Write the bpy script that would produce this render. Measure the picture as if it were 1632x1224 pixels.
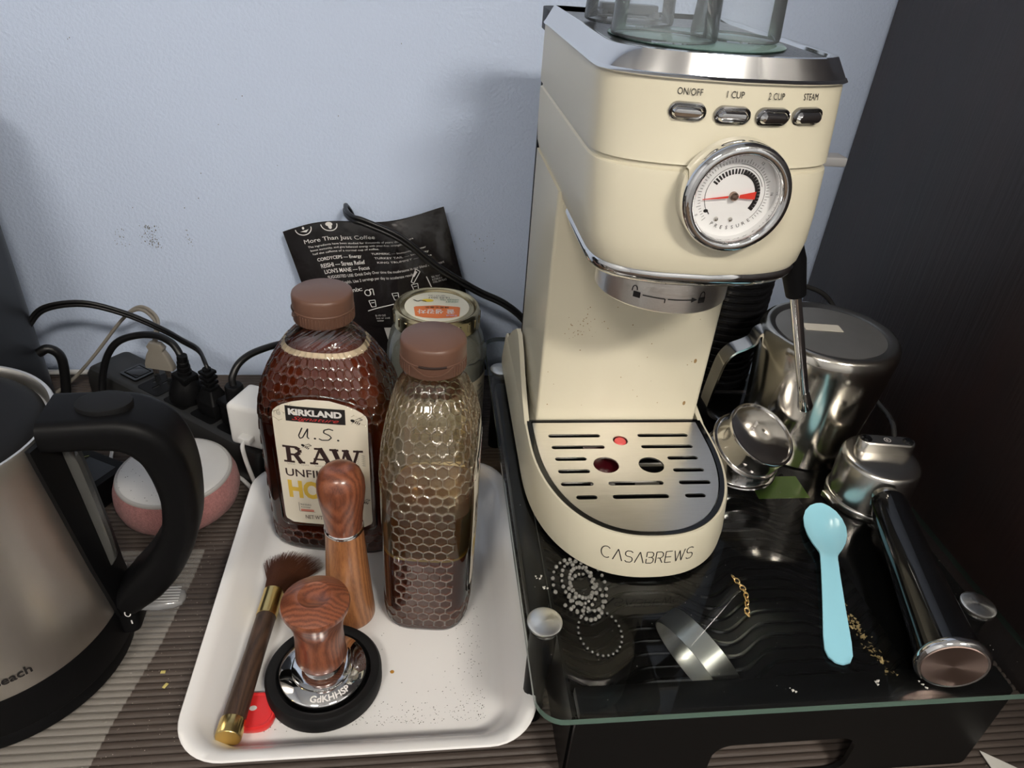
import bpy, bmesh, math, random
import numpy as np
from mathutils import Vector, Matrix

random.seed(7)
for o in list(bpy.data.objects):
    bpy.data.objects.remove(o)
SC = bpy.context.scene
COL = SC.collection
PI = math.pi

# ------------------------------------------------------------------ camera
cam_d = bpy.data.cameras.new('camera')
cam = bpy.data.objects.new('camera', cam_d)
COL.objects.link(cam)
FPX, PITCH, YAW, ROLL = 1130.3, 32.6, 8.36, 4.64
p_, y_, r_ = map(math.radians, (PITCH, YAW, ROLL))
Fv = Vector((math.sin(y_) * math.cos(p_), math.cos(y_) * math.cos(p_), -math.sin(p_)))
R0 = Vector((math.cos(y_), -math.sin(y_), 0))
U0 = R0.cross(Fv)
Rv = math.cos(r_) * R0 + math.sin(r_) * U0
Uv = -math.sin(r_) * R0 + math.cos(r_) * U0
M = Matrix.Identity(4)
for i in range(3):
    M[i][0] = Rv[i]; M[i][1] = Uv[i]; M[i][2] = -Fv[i]
M.translation = Vector((0, -0.70, 0.4373))
cam.matrix_world = M
cam_d.sensor_fit = 'HORIZONTAL'
cam_d.sensor_width = 36.0
cam_d.lens = 36.0 * FPX / 1632.0
cam_d.clip_start = 0.01
SC.camera = cam

# ------------------------------------------------------------------ world, exposure
wd = bpy.data.worlds.new('room_air')
SC.world = wd
wd.use_nodes = True
wd.node_tree.nodes['Background'].inputs[0].default_value = (0.55, 0.6, 0.68, 1)
wd.node_tree.nodes['Background'].inputs[1].default_value = 0.25
SC.view_settings.view_transform = 'Standard'
SC.view_settings.look = 'None'
SC.view_settings.gamma = 1.0
SC.view_settings.use_curve_mapping = False
SC.view_settings.exposure = 2.05
SC.cycles.use_denoising = True
SC.cycles.max_bounces = 12
SC.cycles.transparent_max_bounces = 24
SC.cycles.caustics_reflective = True
SC.cycles.sample_clamp_indirect = 6.0
LAMP_POWER = 31.5

# ------------------------------------------------------------------ materials
MATS = {}


def mat(name, color=(.5, .5, .5), rough=.5, metal=0.0, spec=.5, coat=0.0, noise=None, bump=None,
        emit=None, sheen=0.0, trans=0.0, ior=1.45, aniso=0.0, alpha=None, sub=None):
    """noise = (scale, amount, second colour, stretch); bump = (scale, strength, stretch)"""
    if name in MATS:
        return MATS[name]
    m = bpy.data.materials.new(name)
    m.use_nodes = True
    nt = m.node_tree
    b = nt.nodes['Principled BSDF']
    b.inputs['Base Color'].default_value = (*color, 1)
    b.inputs['Roughness'].default_value = rough
    b.inputs['Metallic'].default_value = metal
    b.inputs['Specular IOR Level'].default_value = spec
    b.inputs['Coat Weight'].default_value = coat
    b.inputs['Coat Roughness'].default_value = .06
    b.inputs['Sheen Weight'].default_value = sheen
    b.inputs['Transmission Weight'].default_value = trans
    b.inputs['IOR'].default_value = ior
    b.inputs['Anisotropic'].default_value = aniso
    if sub:
        b.inputs['Subsurface Weight'].default_value = sub[0]
        b.inputs['Subsurface Radius'].default_value = sub[1]
        b.inputs['Subsurface Scale'].default_value = sub[2]
    if alpha is not None:
        b.inputs['Alpha'].default_value = alpha
    if emit:
        b.inputs['Emission Color'].default_value = (*emit[0], 1)
        b.inputs['Emission Strength'].default_value = emit[1]
    tc = None
    if noise or bump:
        tc = nt.nodes.new('ShaderNodeTexCoord')
    if noise:
        mp = nt.nodes.new('ShaderNodeMapping')
        mp.inputs['Scale'].default_value = noise[3] if len(noise) > 3 else (1, 1, 1)
        n = nt.nodes.new('ShaderNodeTexNoise')
        n.inputs['Scale'].default_value = noise[0]
        n.inputs['Detail'].default_value = 5
        n.inputs['Roughness'].default_value = .6
        rp = nt.nodes.new('ShaderNodeValToRGB')
        lo = .5 - noise[1] / 2
        rp.color_ramp.elements[0].position = max(0, lo)
        rp.color_ramp.elements[1].position = min(1, 1 - lo)
        rp.color_ramp.elements[0].color = (*color, 1)
        rp.color_ramp.elements[1].color = (*noise[2], 1)
        nt.links.new(tc.outputs['Object'], mp.inputs['Vector'])
        nt.links.new(mp.outputs['Vector'], n.inputs['Vector'])
        nt.links.new(n.outputs['Fac'], rp.inputs['Fac'])
        nt.links.new(rp.outputs['Color'], b.inputs['Base Color'])
    if bump:
        mp = nt.nodes.new('ShaderNodeMapping')
        mp.inputs['Scale'].default_value = bump[2] if len(bump) > 2 else (1, 1, 1)
        n = nt.nodes.new('ShaderNodeTexNoise')
        n.inputs['Scale'].default_value = bump[0]
        n.inputs['Detail'].default_value = 3
        bp = nt.nodes.new('ShaderNodeBump')
        bp.inputs['Strength'].default_value = bump[1]
        bp.inputs['Distance'].default_value = .002
        nt.links.new(tc.outputs['Object'], mp.inputs['Vector'])
        nt.links.new(mp.outputs['Vector'], n.inputs['Vector'])
        nt.links.new(n.outputs['Fac'], bp.inputs['Height'])
        nt.links.new(bp.outputs['Normal'], b.inputs['Normal'])
    MATS[name] = m
    return m


def thin_glass(name, tint=(1, 1, 1), ior=1.45, rough=.02, diffuse=0.0, boost=0.0, dcol=(.6, .6, .58)):
    """thin clear sheet: see-through with a Fresnel sheen"""
    if name in MATS:
        return MATS[name]
    m = bpy.data.materials.new(name)
    m.use_nodes = True
    nt = m.node_tree
    nt.nodes.remove(nt.nodes['Principled BSDF'])
    out = nt.nodes['Material Output']
    tr = nt.nodes.new('ShaderNodeBsdfTransparent')
    tr.inputs[0].default_value = (*tint, 1)
    gl = nt.nodes.new('ShaderNodeBsdfGlossy')
    gl.inputs['Roughness'].default_value = rough
    fr = nt.nodes.new('ShaderNodeFresnel')
    fr.inputs[0].default_value = ior
    ad = nt.nodes.new('ShaderNodeMath'); ad.operation = 'ADD'; ad.use_clamp = True
    ad.inputs[1].default_value = boost
    mx = nt.nodes.new('ShaderNodeMixShader')
    nt.links.new(fr.outputs[0], ad.inputs[0])
    nt.links.new(ad.outputs[0], mx.inputs[0])
    nt.links.new(tr.outputs[0], mx.inputs[1])
    nt.links.new(gl.outputs[0], mx.inputs[2])
    last = mx
    if diffuse > 0:
        df = nt.nodes.new('ShaderNodeBsdfDiffuse')
        df.inputs[0].default_value = (*dcol, 1)
        m2 = nt.nodes.new('ShaderNodeMixShader')
        m2.inputs[0].default_value = diffuse
        nt.links.new(mx.outputs[0], m2.inputs[1])
        nt.links.new(df.outputs[0], m2.inputs[2])
        last = m2
    nt.links.new(last.outputs[0], out.inputs['Surface'])
    MATS[name] = m
    return m


def wood(name, dark, light, scale=9.0, stretch=(1, 1, .12), rough=.35, coat=.25, dist=6.0, rings=1.0):
    if name in MATS:
        return MATS[name]
    m = bpy.data.materials.new(name)
    m.use_nodes = True
    nt = m.node_tree
    b = nt.nodes['Principled BSDF']
    b.inputs['Roughness'].default_value = rough
    b.inputs['Coat Weight'].default_value = coat
    b.inputs['Coat Roughness'].default_value = .15
    tc = nt.nodes.new('ShaderNodeTexCoord')
    mp = nt.nodes.new('ShaderNodeMapping')
    mp.inputs['Scale'].default_value = stretch
    mp.inputs['Rotation'].default_value = (.12, .2, 0)
    wv = nt.nodes.new('ShaderNodeTexWave')
    wv.wave_type = 'RINGS'
    wv.inputs['Scale'].default_value = scale
    wv.inputs['Distortion'].default_value = dist
    wv.inputs['Detail'].default_value = 3
    wv.inputs['Detail Scale'].default_value = rings
    nz = nt.nodes.new('ShaderNodeTexNoise')
    nz.inputs['Scale'].default_value = scale * 14
    nz.inputs['Detail'].default_value = 4
    mx = nt.nodes.new('ShaderNodeMath'); mx.operation = 'MULTIPLY_ADD'
    mx.inputs[1].default_value = .45
    rp = nt.nodes.new('ShaderNodeValToRGB')
    rp.color_ramp.elements[0].position = .2
    rp.color_ramp.elements[1].position = 1.0
    rp.color_ramp.elements[0].color = (*dark, 1)
    rp.color_ramp.elements[1].color = (*light, 1)
    nt.links.new(tc.outputs['Object'], mp.inputs['Vector'])
    nt.links.new(mp.outputs['Vector'], wv.inputs['Vector'])
    nt.links.new(mp.outputs['Vector'], nz.inputs['Vector'])
    nt.links.new(wv.outputs['Fac'], mx.inputs[0])
    nt.links.new(nz.outputs['Fac'], mx.inputs[2])
    nt.links.new(mx.outputs[0], rp.inputs['Fac'])
    nt.links.new(rp.outputs['Color'], b.inputs['Base Color'])
    MATS[name] = m
    return m


def spun(name, color, rough, axis):
    m = mat(name, color, rough, 1.0, aniso=.85)
    tg = m.node_tree.nodes.new('ShaderNodeTangent')
    tg.direction_type = 'RADIAL'; tg.axis = axis
    m.node_tree.links.new(tg.outputs[0], m.node_tree.nodes['Principled BSDF'].inputs['Tangent'])
    return m


CREAM = mat('cream_enamel', (.645, .60, .465), .34, coat=.12)
CHROME = mat('chrome', (.82, .82, .82), .06, 1.0)
STEEL = mat('brushed_steel', (.93, .90, .85), .32, 1.0, noise=(60, .6, (.82, .79, .74), (1, 30, 30)),
            bump=(220, .05, (.05, 1, 1)))
STEEL_POL = mat('polished_steel', (.66, .64, .60), .13, 1.0)
STEEL_DK = mat('kettle_steel', (.95, .91, .85), .36, 1.0, noise=(16, .6, (.74, .70, .64), (1, 1, .16)),
               bump=(160, .04, (1, 1, .03)))
BLACK = mat('black_plastic', (.0045, .0045, .0050), .45, spec=.15)
BLACK_G = mat('black_gloss', (.003, .003, .0035), .08, coat=.3)
BLACK_M = mat('black_matte', (.006, .006, .0065), .6, spec=.3)
CORD = mat('black_cord', (.005, .005, .0055), .38)
PRINT = mat('black_print', (.012, .010, .010), .6)
WHITE_PL = mat('white_plastic', (.78, .77, .75), .35)
WHITE_TRAY = mat('white_melamine', (.80, .79, .78), .16, coat=.4)
PRINT_W = mat('white_print', (.72, .70, .68), .5)
PRINT_RED = mat('red_print', (.55, .05, .05), .5)
RED = mat('red_plastic', (.72, .03, .03), .28, coat=.2)

# ------------------------------------------------------------------ object helpers
ROOTM = {}


def tag(o, label=None, cat=None, group=None, kind=None):
    if label: o['label'] = label
    if cat: o['category'] = cat
    if group: o['group'] = group
    if kind: o['kind'] = kind
    return o


def thing(name, label, cat, loc=(0, 0, 0), rz=0.0, group=None, rot=None):
    o = bpy.data.objects.new(name, None)
    o.empty_display_size = .01
    COL.objects.link(o)
    o.location = loc
    o.rotation_euler = rot if rot else (0, 0, rz)
    tag(o, label, cat, group)
    from mathutils import Euler
    ROOTM[o.name] = Matrix.Translation(Vector(loc)) @ Euler(o.rotation_euler).to_matrix().to_4x4()
    return o


def make(name, verts, faces, material, parent=None, smooth=35, world=False, label=None):
    """one mesh object; with world=True the vertices are world coordinates"""
    if world and parent is not None:
        root = parent
        while root.parent:
            root = root.parent
        if root.name in ROOTM:
            inv = ROOTM[root.name].inverted()
            verts = [inv @ Vector(v) for v in verts]
    me = bpy.data.meshes.new(name)
    me.from_pydata([tuple(v) for v in verts], [], faces)
    me.validate()
    bm = bmesh.new(); bm.from_mesh(me)
    bmesh.ops.recalc_face_normals(bm, faces=bm.faces)
    bm.to_mesh(me); bm.free()
    if smooth:
        me.shade_smooth()
        if smooth < 180:
            me.set_sharp_from_angle(angle=math.radians(smooth))
    if material:
        me.materials.append(material)
    o = bpy.data.objects.new(name, me)
    COL.objects.link(o)
    if parent is not None:
        o.parent = parent
    if label:
        o['label'] = label
    return o


def struct(name, verts, faces, material, smooth=0):
    o = make(name, verts, faces, material, None, smooth)
    o['kind'] = 'structure'
    return o


def merge(*parts):
    V, F = [], []
    for v, f in parts:
        k = len(V)
        V += list(v)
        F += [tuple(i + k for i in q) for q in f]
    return V, F


def xf(part, mtx):
    return [mtx @ Vector(v) for v in part[0]], part[1]


def T(x, y, z):
    return Matrix.Translation((x, y, z))


def RX(a): return Matrix.Rotation(a, 4, 'X')
def RY(a): return Matrix.Rotation(a, 4, 'Y')
def RZ(a): return Matrix.Rotation(a, 4, 'Z')


def align_z(d):
    return Vector(d).to_track_quat('Z', 'Y').to_matrix().to_4x4()


def box(x0, x1, y0, y1, z0, z1):
    v = [(x, y, z) for z in (z0, z1) for y in (y0, y1) for x in (x0, x1)]
    f = [(0, 2, 3, 1), (4, 5, 7, 6), (0, 1, 5, 4), (2, 6, 7, 3), (0, 4, 6, 2), (1, 3, 7, 5)]
    return v, f


def rbox(x0, x1, y0, y1, z0, z1, r=.002, seg=2):
    v, f = box(x0, x1, y0, y1, z0, z1)
    bm = bmesh.new()
    vs = [bm.verts.new(q) for q in v]
    for q in f:
        bm.faces.new([vs[i] for i in q])
    bmesh.ops.bevel(bm, geom=list(bm.edges), offset=r, segments=seg, profile=.5, affect='EDGES')
    bm.verts.index_update()
    V = [tuple(q.co) for q in bm.verts]
    Fc = [tuple(w.index for w in q.verts) for q in bm.faces]
    bm.free()
    return V, Fc


def lathe(prof, n=48, arc=None, a0=0.0):
    """prof: list of (r, z), revolved about z"""
    V, F = [], []
    closed = arc is None
    m = n if closed else n + 1
    A = [a0 + (2 * PI * i / n if closed else arc * i / n) for i in range(m)]
    rings = []
    for r, z in prof:
        if r < 1e-6:
            rings.append([len(V)]); V.append((0, 0, z))
        else:
            rings.append(list(range(len(V), len(V) + m)))
            V += [(r * math.cos(a), r * math.sin(a), z) for a in A]
    for a, b in zip(rings[:-1], rings[1:]):
        cnt = n
        for i in range(cnt):
            j = (i + 1) % m if closed else i + 1
            if len(a) == 1 and len(b) == 1:
                continue
            if len(a) == 1:
                F.append((a[0], b[j], b[i]))
            elif len(b) == 1:
                F.append((a[i], a[j], b[0]))
            else:
                F.append((a[i], a[j], b[j], b[i]))
    return V, F


def loft(rings, cap0=True, cap1=True, closed=True):
    V, F = [], []
    n = len(rings[0])
    for r in rings:
        V += [tuple(p) for p in r]
    for k in range(len(rings) - 1):
        for i in range(n if closed else n - 1):
            j = (i + 1) % n
            F.append((k * n + i, k * n + j, (k + 1) * n + j, (k + 1) * n + i))
    if cap0: F.append(tuple(range(n - 1, -1, -1)))
    if cap1: F.append(tuple((len(rings) - 1) * n + i for i in range(n)))
    return V, F


def catmull(pts, k=6):
    P = [Vector(p) for p in pts]
    P = [2 * P[0] - P[1]] + P + [2 * P[-1] - P[-2]]
    out = []
    for i in range(1, len(P) - 2):
        a, b, c, d = P[i - 1], P[i], P[i + 1], P[i + 2]
        for s in range(k):
            t = s / k
            out.append(.5 * ((2 * b) + (c - a) * t + (2 * a - 5 * b + 4 * c - d) * t * t + (3 * b - a - 3 * c + d) * t ** 3))
    out.append(P[-2])
    return out


def tube(path, rad, n=10, smooth=0, flat=1.0, up=None):
    P = catmull(path, smooth) if smooth else [Vector(p) for p in path]
    m = len(P)
    if not hasattr(rad, '__len__'):
        R = [rad] * m
    elif len(rad) == m:
        R = list(rad)
    else:
        R = [float(q) for q in np.interp(np.linspace(0, 1, m), np.linspace(0, 1, len(rad)), rad)]
    tang = []
    for i in range(m):
        d = P[min(i + 1, m - 1)] - P[max(i - 1, 0)]
        tang.append(d.normalized())
    u = Vector(up) if up else (Vector((0, 0, 1)) if abs(tang[0].z) < .9 else Vector((1, 0, 0)))
    rings = []
    for i in range(m):
        t = tang[i]
        u = (u - t * u.dot(t)).normalized()
        w = t.cross(u)
        rings.append([P[i] + R[i] * (math.cos(2 * PI * k / n) * w + flat * math.sin(2 * PI * k / n) * u) for k in range(n)])
    return loft(rings)


def extrude(outline, z0, z1):
    r0 = [(x, y, z0) for x, y in outline]
    r1 = [(x, y, z1) for x, y in outline]
    return loft([r0, r1])


def rrect(cx, cy, hx, hy, r, n=6):
    out = []
    for sx, sy, a0 in ((1, 1, 0), (-1, 1, 90), (-1, -1, 180), (1, -1, 270)):
        for i in range(n + 1):
            a = math.radians(a0 + 90 * i / n)
            out.append((cx + sx * (hx - r) + r * math.cos(a), cy + sy * (hy - r) + r * math.sin(a)))
    return out


def stadium(x0, x1, y, r, n=8):
    out = []
    for i in range(n + 1):
        a = -PI / 2 + PI * i / n
        out.append((x1 - r + r * math.cos(a), y + r * math.sin(a)))
    for i in range(n + 1):
        a = PI / 2 + PI * i / n
        out.append((x0 + r + r * math.cos(a), y + r * math.sin(a)))
    return out


def plate(outlines, thick):
    """flat plate with holes (first outline outside, others holes), z from 0 to thick"""
    cu = bpy.data.curves.new('plate_curve', 'CURVE')
    cu.dimensions = '2D'; cu.fill_mode = 'BOTH'
    cu.extrude = thick / 2
    for ol in outlines:
        sp = cu.splines.new('POLY')
        sp.points.add(len(ol) - 1)
        for i, (x, y) in enumerate(ol):
            sp.points[i].co = (x, y, 0, 1)
        sp.use_cyclic_u = True
    ob = bpy.data.objects.new('plate_tmp', cu)
    COL.objects.link(ob)
    dg = bpy.context.evaluated_depsgraph_get()
    me = bpy.data.meshes.new_from_object(ob.evaluated_get(dg))
    V = [(v.co.x, v.co.y, v.co.z + thick / 2) for v in me.vertices]
    F = [tuple(p.vertices) for p in me.polygons]
    bpy.data.objects.remove(ob); bpy.data.curves.remove(cu); bpy.data.meshes.remove(me)
    return V, F


TEXT_CACHE = {}


def text2d(body, bold=0.0, shear=0.0, spacing=1.0):
    """flat lettering normalised to a 1 x 1 box centred on the origin"""
    key = (body, bold, shear, spacing)
    if key in TEXT_CACHE:
        return TEXT_CACHE[key]
    cu = bpy.data.curves.new('lettering', 'FONT')
    cu.body = body
    cu.size = 1.0
    cu.offset = bold
    cu.shear = shear
    cu.space_character = spacing
    cu.resolution_u = 3
    ob = bpy.data.objects.new('lettering_tmp', cu)
    COL.objects.link(ob)
    dg = bpy.context.evaluated_depsgraph_get()
    me = bpy.data.meshes.new_from_object(ob.evaluated_get(dg))
    V = np.array([v.co[:2] for v in me.vertices]) if len(me.vertices) else np.zeros((3, 2))
    F = [tuple(p.vertices) for p in me.polygons]
    bpy.data.objects.remove(ob); bpy.data.curves.remove(cu); bpy.data.meshes.remove(me)
    lo, hi = V.min(0), V.max(0)
    asp = (hi[0] - lo[0]) / max(1e-6, hi[1] - lo[1])
    V = (V - (lo + hi) / 2) / np.maximum(hi - lo, 1e-6)
    TEXT_CACHE[key] = (V, F, asp)
    return TEXT_CACHE[key]


def tbox(body, cx, cy, w=None, h=None, ang=0.0, left=False, **k):
    V, F, asp = text2d(body, **k)
    if w is None: w = h * asp
    if h is None: h = w / asp
    ca, sa = math.cos(ang), math.sin(ang)
    out = []
    for x, y in V:
        x, y = x * w, y * h
        if left: x += w / 2
        out.append((cx + x * ca - y * sa, cy + x * sa + y * ca))
    return out, F


def poly2d(pts):
    return list(pts), [tuple(range(len(pts)))]


def stroke2d(pts, w):
    V, F = [], []
    q = [pts[0]]
    for a, b in zip(pts[:-1], pts[1:]):
        m = max(1, int(math.hypot(b[0] - a[0], b[1] - a[1]) / .0025))
        q += [(a[0] + (b[0] - a[0]) * i / m, a[1] + (b[1] - a[1]) * i / m) for i in range(1, m + 1)]
    for (x0, y0), (x1, y1) in zip(q[:-1], q[1:]):
        d = Vector((x1 - x0, y1 - y0)); L = d.length
        if L < 1e-9: continue
        n = Vector((-d.y, d.x)) / L * w / 2
        k = len(V)
        V += [(x0 + n.x, y0 + n.y), (x0 - n.x, y0 - n.y), (x1 - n.x, y1 - n.y), (x1 + n.x, y1 + n.y)]
        F.append((k, k + 1, k + 2, k + 3))
    return V, F


def ell2d(cx, cy, rx, ry, n=20, a0=0, a1=2 * PI):
    return [(cx + rx * math.cos(a0 + (a1 - a0) * i / n), cy + ry * math.sin(a0 + (a1 - a0) * i / n)) for i in range(n + (0 if abs(a1 - a0 - 2 * PI) < 1e-6 else 1))]


def printed(name, parts2d, fn, material, parent, world=False):
    """flat print: 2-D pieces carried onto a surface by fn(x, y) -> 3-D point"""
    V, F = merge(*parts2d)
    me = make(name, [fn(x, y) for x, y in V], F, material, parent, 0, world)
    return me


# ================================================================== THE ROOM
WALL = mat('blue_wall_paint', (.605, .705, .90), .55, spec=.3, bump=(330, .45, (1, 1, 1)), noise=(3, .9, (.59, .69, .885)))
GREYW = mat('plain_wall_paint', (.55, .57, .60), .7)
CEIL = mat('white_ceiling_paint', (.85, .84, .82), .8)
FLOORM = mat('brown_floor', (.12, .08, .05), .5)


def quad(a, b, c, d): return [a, b, c, d], [(0, 1, 2, 3)]


XL, XR, YF, ZF, ZC = -1.3, 1.5, -2.9, -.75, 1.68
wall_back = struct('wall_back', *box(XL, XR, 0, .06, ZF, ZC), WALL)
struct('wall_left', *box(XL - .06, XL, YF, .06, ZF, ZC), GREYW)
struct('wall_right', *box(XR, XR + .06, YF, .06, ZF, ZC), GREYW)
struct('wall_front', *box(XL - .06, XR + .06, YF - .06, YF, ZF, ZC), GREYW)
struct('ceiling', *box(XL - .06, XR + .06, YF - .06, .06, ZC, ZC + .05), CEIL)
struct('floor', *box(XL - .06, XR + .06, YF - .06, .06, ZF - .05, ZF), FLOORM)

# scuffs on the wall paint
V, F = [], []


def fleck(x, z, s):
    k = len(V)
    n = random.randint(4, 6)
    a0 = random.random() * 6
    for i in range(n):
        a = a0 + 2 * PI * i / n
        rr = s * random.uniform(.5, 1.1)
        V.append((x + rr * math.cos(a), -.0004, z + 1.5 * rr * math.sin(a)))
    F.append(tuple(range(k, k + n)))


def scuff(x0, x1, z0, z1, n, s):
    for _ in range(n):
        x = random.gauss((x0 + x1) / 2, (x1 - x0) / 4)
        z = random.uniform(z0, z1)
        fleck(x + (z0 - z) * .15, z, s * random.uniform(.4, 1))


scuff(-.303, -.288, .146, .166, 26, .0006)
scuff(-.276, -.258, .146, .169, 110, .0007)
scuff(-.234, -.229, .147, .166, 16, .0006)
scuff(.05, .078, .138, .172, 40, .0005)
for _ in range(16):
    fleck(random.uniform(-.36, .08), random.uniform(.16, .42), random.uniform(.0004, .0008))
make('scuff_marks', V, F, mat('scuff_grey', (.16, .16, .16), .8), wall_back, 0)['kind'] = 'stuff'

# ceiling fixture that lights the corner
for lx, ly, pw, lab in ((.62, -1.85, LAMP_POWER, 'bright white ceiling light panel behind the viewer, towards the cabinet'),
                        (-.55, -1.75, LAMP_POWER * .5, 'dimmer ceiling light panel behind the viewer, towards the left')):
    lamp = thing('ceiling_light', lab, 'light', (lx, ly, ZC), group='ceiling lights')
    make('frame', *rbox(-.23, .23, -.13, .13, -.035, 0, .006), WHITE_PL, lamp)
    make('diffuser', *rbox(-.21, .21, -.11, .11, -.045, -.030, .004),
         mat('lamp_diffuser_%d' % int(pw), (.9, .9, .9), .5, emit=((1.0, .93, .83), pw)), lamp)

# dark cabinet to the right
CABW = mat('espresso_stained_wood', (.013, .0105, .0115), .42, spec=1.0, noise=(26, .5, (.026, .012, .010), (6, .6, .25)),
           bump=(240, .25, (1, 1, .05)))
cab = thing('cabinet', 'tall dark espresso-stained wooden cabinet side at the right edge', 'cabinet', (.68, -.36, ZF))
make('side_panel', *rbox(.4295, .449, -.715, -.004, ZF + .03, ZC - .25, .0012), CABW, cab, world=True)
make('side_panel', *rbox(.911, .93, -.715, -.004, ZF + .03, ZC - .25, .0012), CABW, cab, world=True)
make('back_panel', *box(.449, .911, -.012, -.005, ZF + .03, ZC - .27), CABW, cab, world=True)
make('top_panel', *rbox(.449, .911, -.71, -.012, ZC - .272, ZC - .252, .001), CABW, cab, world=True)
make('plinth', *box(.435, .925, -.70, -.006, ZF, ZF + .03), CABW, cab, world=True)
make('door', *rbox(.4295, .93, -.735, -.717, ZF + .035, ZC - .255, .002), CABW, cab, world=True)

# desk
desk = thing('desk', 'desk top under the brown ribbed liner, along the blue wall', 'desk', (-.4, -.36, -.04))
DESKM = mat('dark_laminate', (.05, .035, .03), .5)
make('desk_top', *rbox(-1.25, .4285, -.76, -.002, -.04, -.004, .002), DESKM, desk, world=True)
for x in (-1.22, .39):
    for y in (-.72, -.05):
        make('leg', *rbox(x - .025, x + .025, y - .025, y + .025, ZF, -.04, .002), DESKM, desk, world=True)

# ribbed liner on the desk: corrugation running left to right
LIN = mat('brown_ribbed_vinyl', (.036, .027, .023), .55, spec=.35,
          noise=(9, .8, (.100, .078, .066), (.35, 9, 1)), bump=(500, .2, (.2, 1, 1)))
V, F = [], []
PITCHY = .0050
nr = int(.745 / PITCHY)
xs = np.linspace(-1.0, .426, 12)
prof = [(0, -.0014), (.15, -.0004), (.35, 0.0), (.65, 0.0), (.85, -.0004)]
rows = []
for r in range(nr):
    for t, z in prof:
        y = -.75 + (r + t) * PITCHY
        rows.append(len(V))
        V += [(x, y + .0012 * math.sin(3 * x + 1), z) for x in xs]
for a, b in zip(rows[:-1], rows[1:]):
    for i in range(len(xs) - 1):
        F.append((a + i, a + i + 1, b + i + 1, b + i))
k = len(V)
V += [(-1.0, -.75, -.004), (.426, -.75, -.004), (.426, -.006, -.004), (-1.0, -.006, -.004)]
F.append((k, k + 3, k + 2, k + 1))
tag(make('shelf_liner', V, F, LIN, None, 60), 'dark brown ribbed vinyl liner covering the desk', 'liner')

# loose translucent ribbed strip under the kettle
CLR = bpy.data.materials.new('frosted_vinyl'); CLR.use_nodes = True
nt = CLR.node_tree
bs = nt.nodes['Principled BSDF']
bs.inputs['Base Color'].default_value = (.55, .52, .47, 1); bs.inputs['Roughness'].default_value = .35
bs.inputs['Alpha'].default_value = .30
V, F = [], []
rows = []
yy = -.62
while yy < -.27:
    for t, z in ((0, .0006), (.3, .0016), (.7, .0016)):
        y = yy + t * PITCHY
        xr = float(np.interp(y, [-.62, -.47, -.42, -.36, -.30, -.20, -.10], [-.205, -.2005, -.194, -.182, -.176, -.172, -.17]))
        rows.append(len(V))
        V += [(-.52 + (xr + .52) * q, y, z) for q in (0, .5, 1)]
    yy += PITCHY
for a, b in zip(rows[:-1], rows[1:]):
    for i in range(2):
        F.append((a + i, a + i + 1, b + i + 1, b + i))
tag(make('liner_strip', V, F, CLR, None, 60), 'translucent ribbed liner strip lying under the kettle', 'liner')
# ================================================================== GLASS-TOPPED DRAWER STAND
GZ = .085                      # top of the glass
GX0, GX1, GY0, GY1 = .0600, .3725, -.4850, -.0665
stand = thing('drawer_stand', 'black drawer stand with a clear glass top beneath the espresso machine', 'stand', (.2163, -.275, 0))
GLASS = thin_glass('clear_shelf_glass', (.90, .94, .92), 1.5, .012, diffuse=.004)
GEDGE = mat('green_glass_edge', (.10, .16, .13), .12, spec=.7)
ol = rrect((GX0 + GX1) / 2, (GY0 + GY1) / 2, (GX1 - GX0) / 2, (GY1 - GY0) / 2, .016, 8)
n = len(ol)
top = [(x, y, GZ) for x, y in ol]; bot = [(x, y, GZ - .005) for x, y in ol]
make('glass_top', top, [tuple(range(n))], GLASS, stand, 0, world=True)
make('glass_edge', *loft([[(x, y, GZ - .0049) for x, y in ol], [(x, y, GZ - .0001) for x, y in ol]], False, False), GEDGE, stand, world=True,
     label='greenish polished glass edge')
DISC = spun('spun_steel', (.78, .78, .75), .30, 'Z')
for dx in (.0726, .3605):
    for dy in (-.4222, -.1309):
        make('standoff_disc', *xf(lathe([(0, .0022), (.0095, .0022), (.0108, .0014), (.0108, 0), (0, 0)], 40), T(dx, dy, GZ + .0002)), DISC, stand, world=True)
        make('leg', *tube([(dx, dy, GZ - .0055), (dx, dy, .062), (dx + (.004 if dx > .2 else -.002), dy - .004, .03), (dx + (.004 if dx > .2 else -.002), dy - .004, .0)], [.0085, .0085, .007, .007], 16, 4), BLACK, stand, world=True)
FR = mat('black_steel_frame', (.0045, .0045, .0045), .36, spec=.4)
for x0, x1 in ((.0655, .0800), (.3530, .3675)):
    make('side_rail', *rbox(x0, x1, -.410, -.143, .066, .0785, .002), FR, stand, world=True)
make('rear_rail', *rbox(.083, .350, -.138, -.124, .066, .0785, .002), FR, stand, world=True)
make('front_rail', *rbox(.0845, .3485, -.4785, -.4605, .0715, .0785, .002), FR, stand, world=True)
# front panel with finger slot
pv, pf = plate([rrect(.216, .0365, .1325, .0360, .004, 4), rrect(.2175, .020, .046, .0185, .012, 6)], .003)
make('drawer_front', [(x, -.4755 - z, y) for x, y, z in pv], pf, FR, stand, 30, world=True)
for x0, x1 in ((.083, .085), (.347, .349)):
    make('drawer_side', *box(x0, x1, -.472, -.142, .004, .066), FR, stand, world=True)
make('drawer_back', *box(.085, .347, -.144, -.142, .004, .066), FR, stand, world=True)
make('drawer_floor', *box(.085, .347, -.4350, -.144, .006, .0085), FR, stand, world=True)
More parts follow.
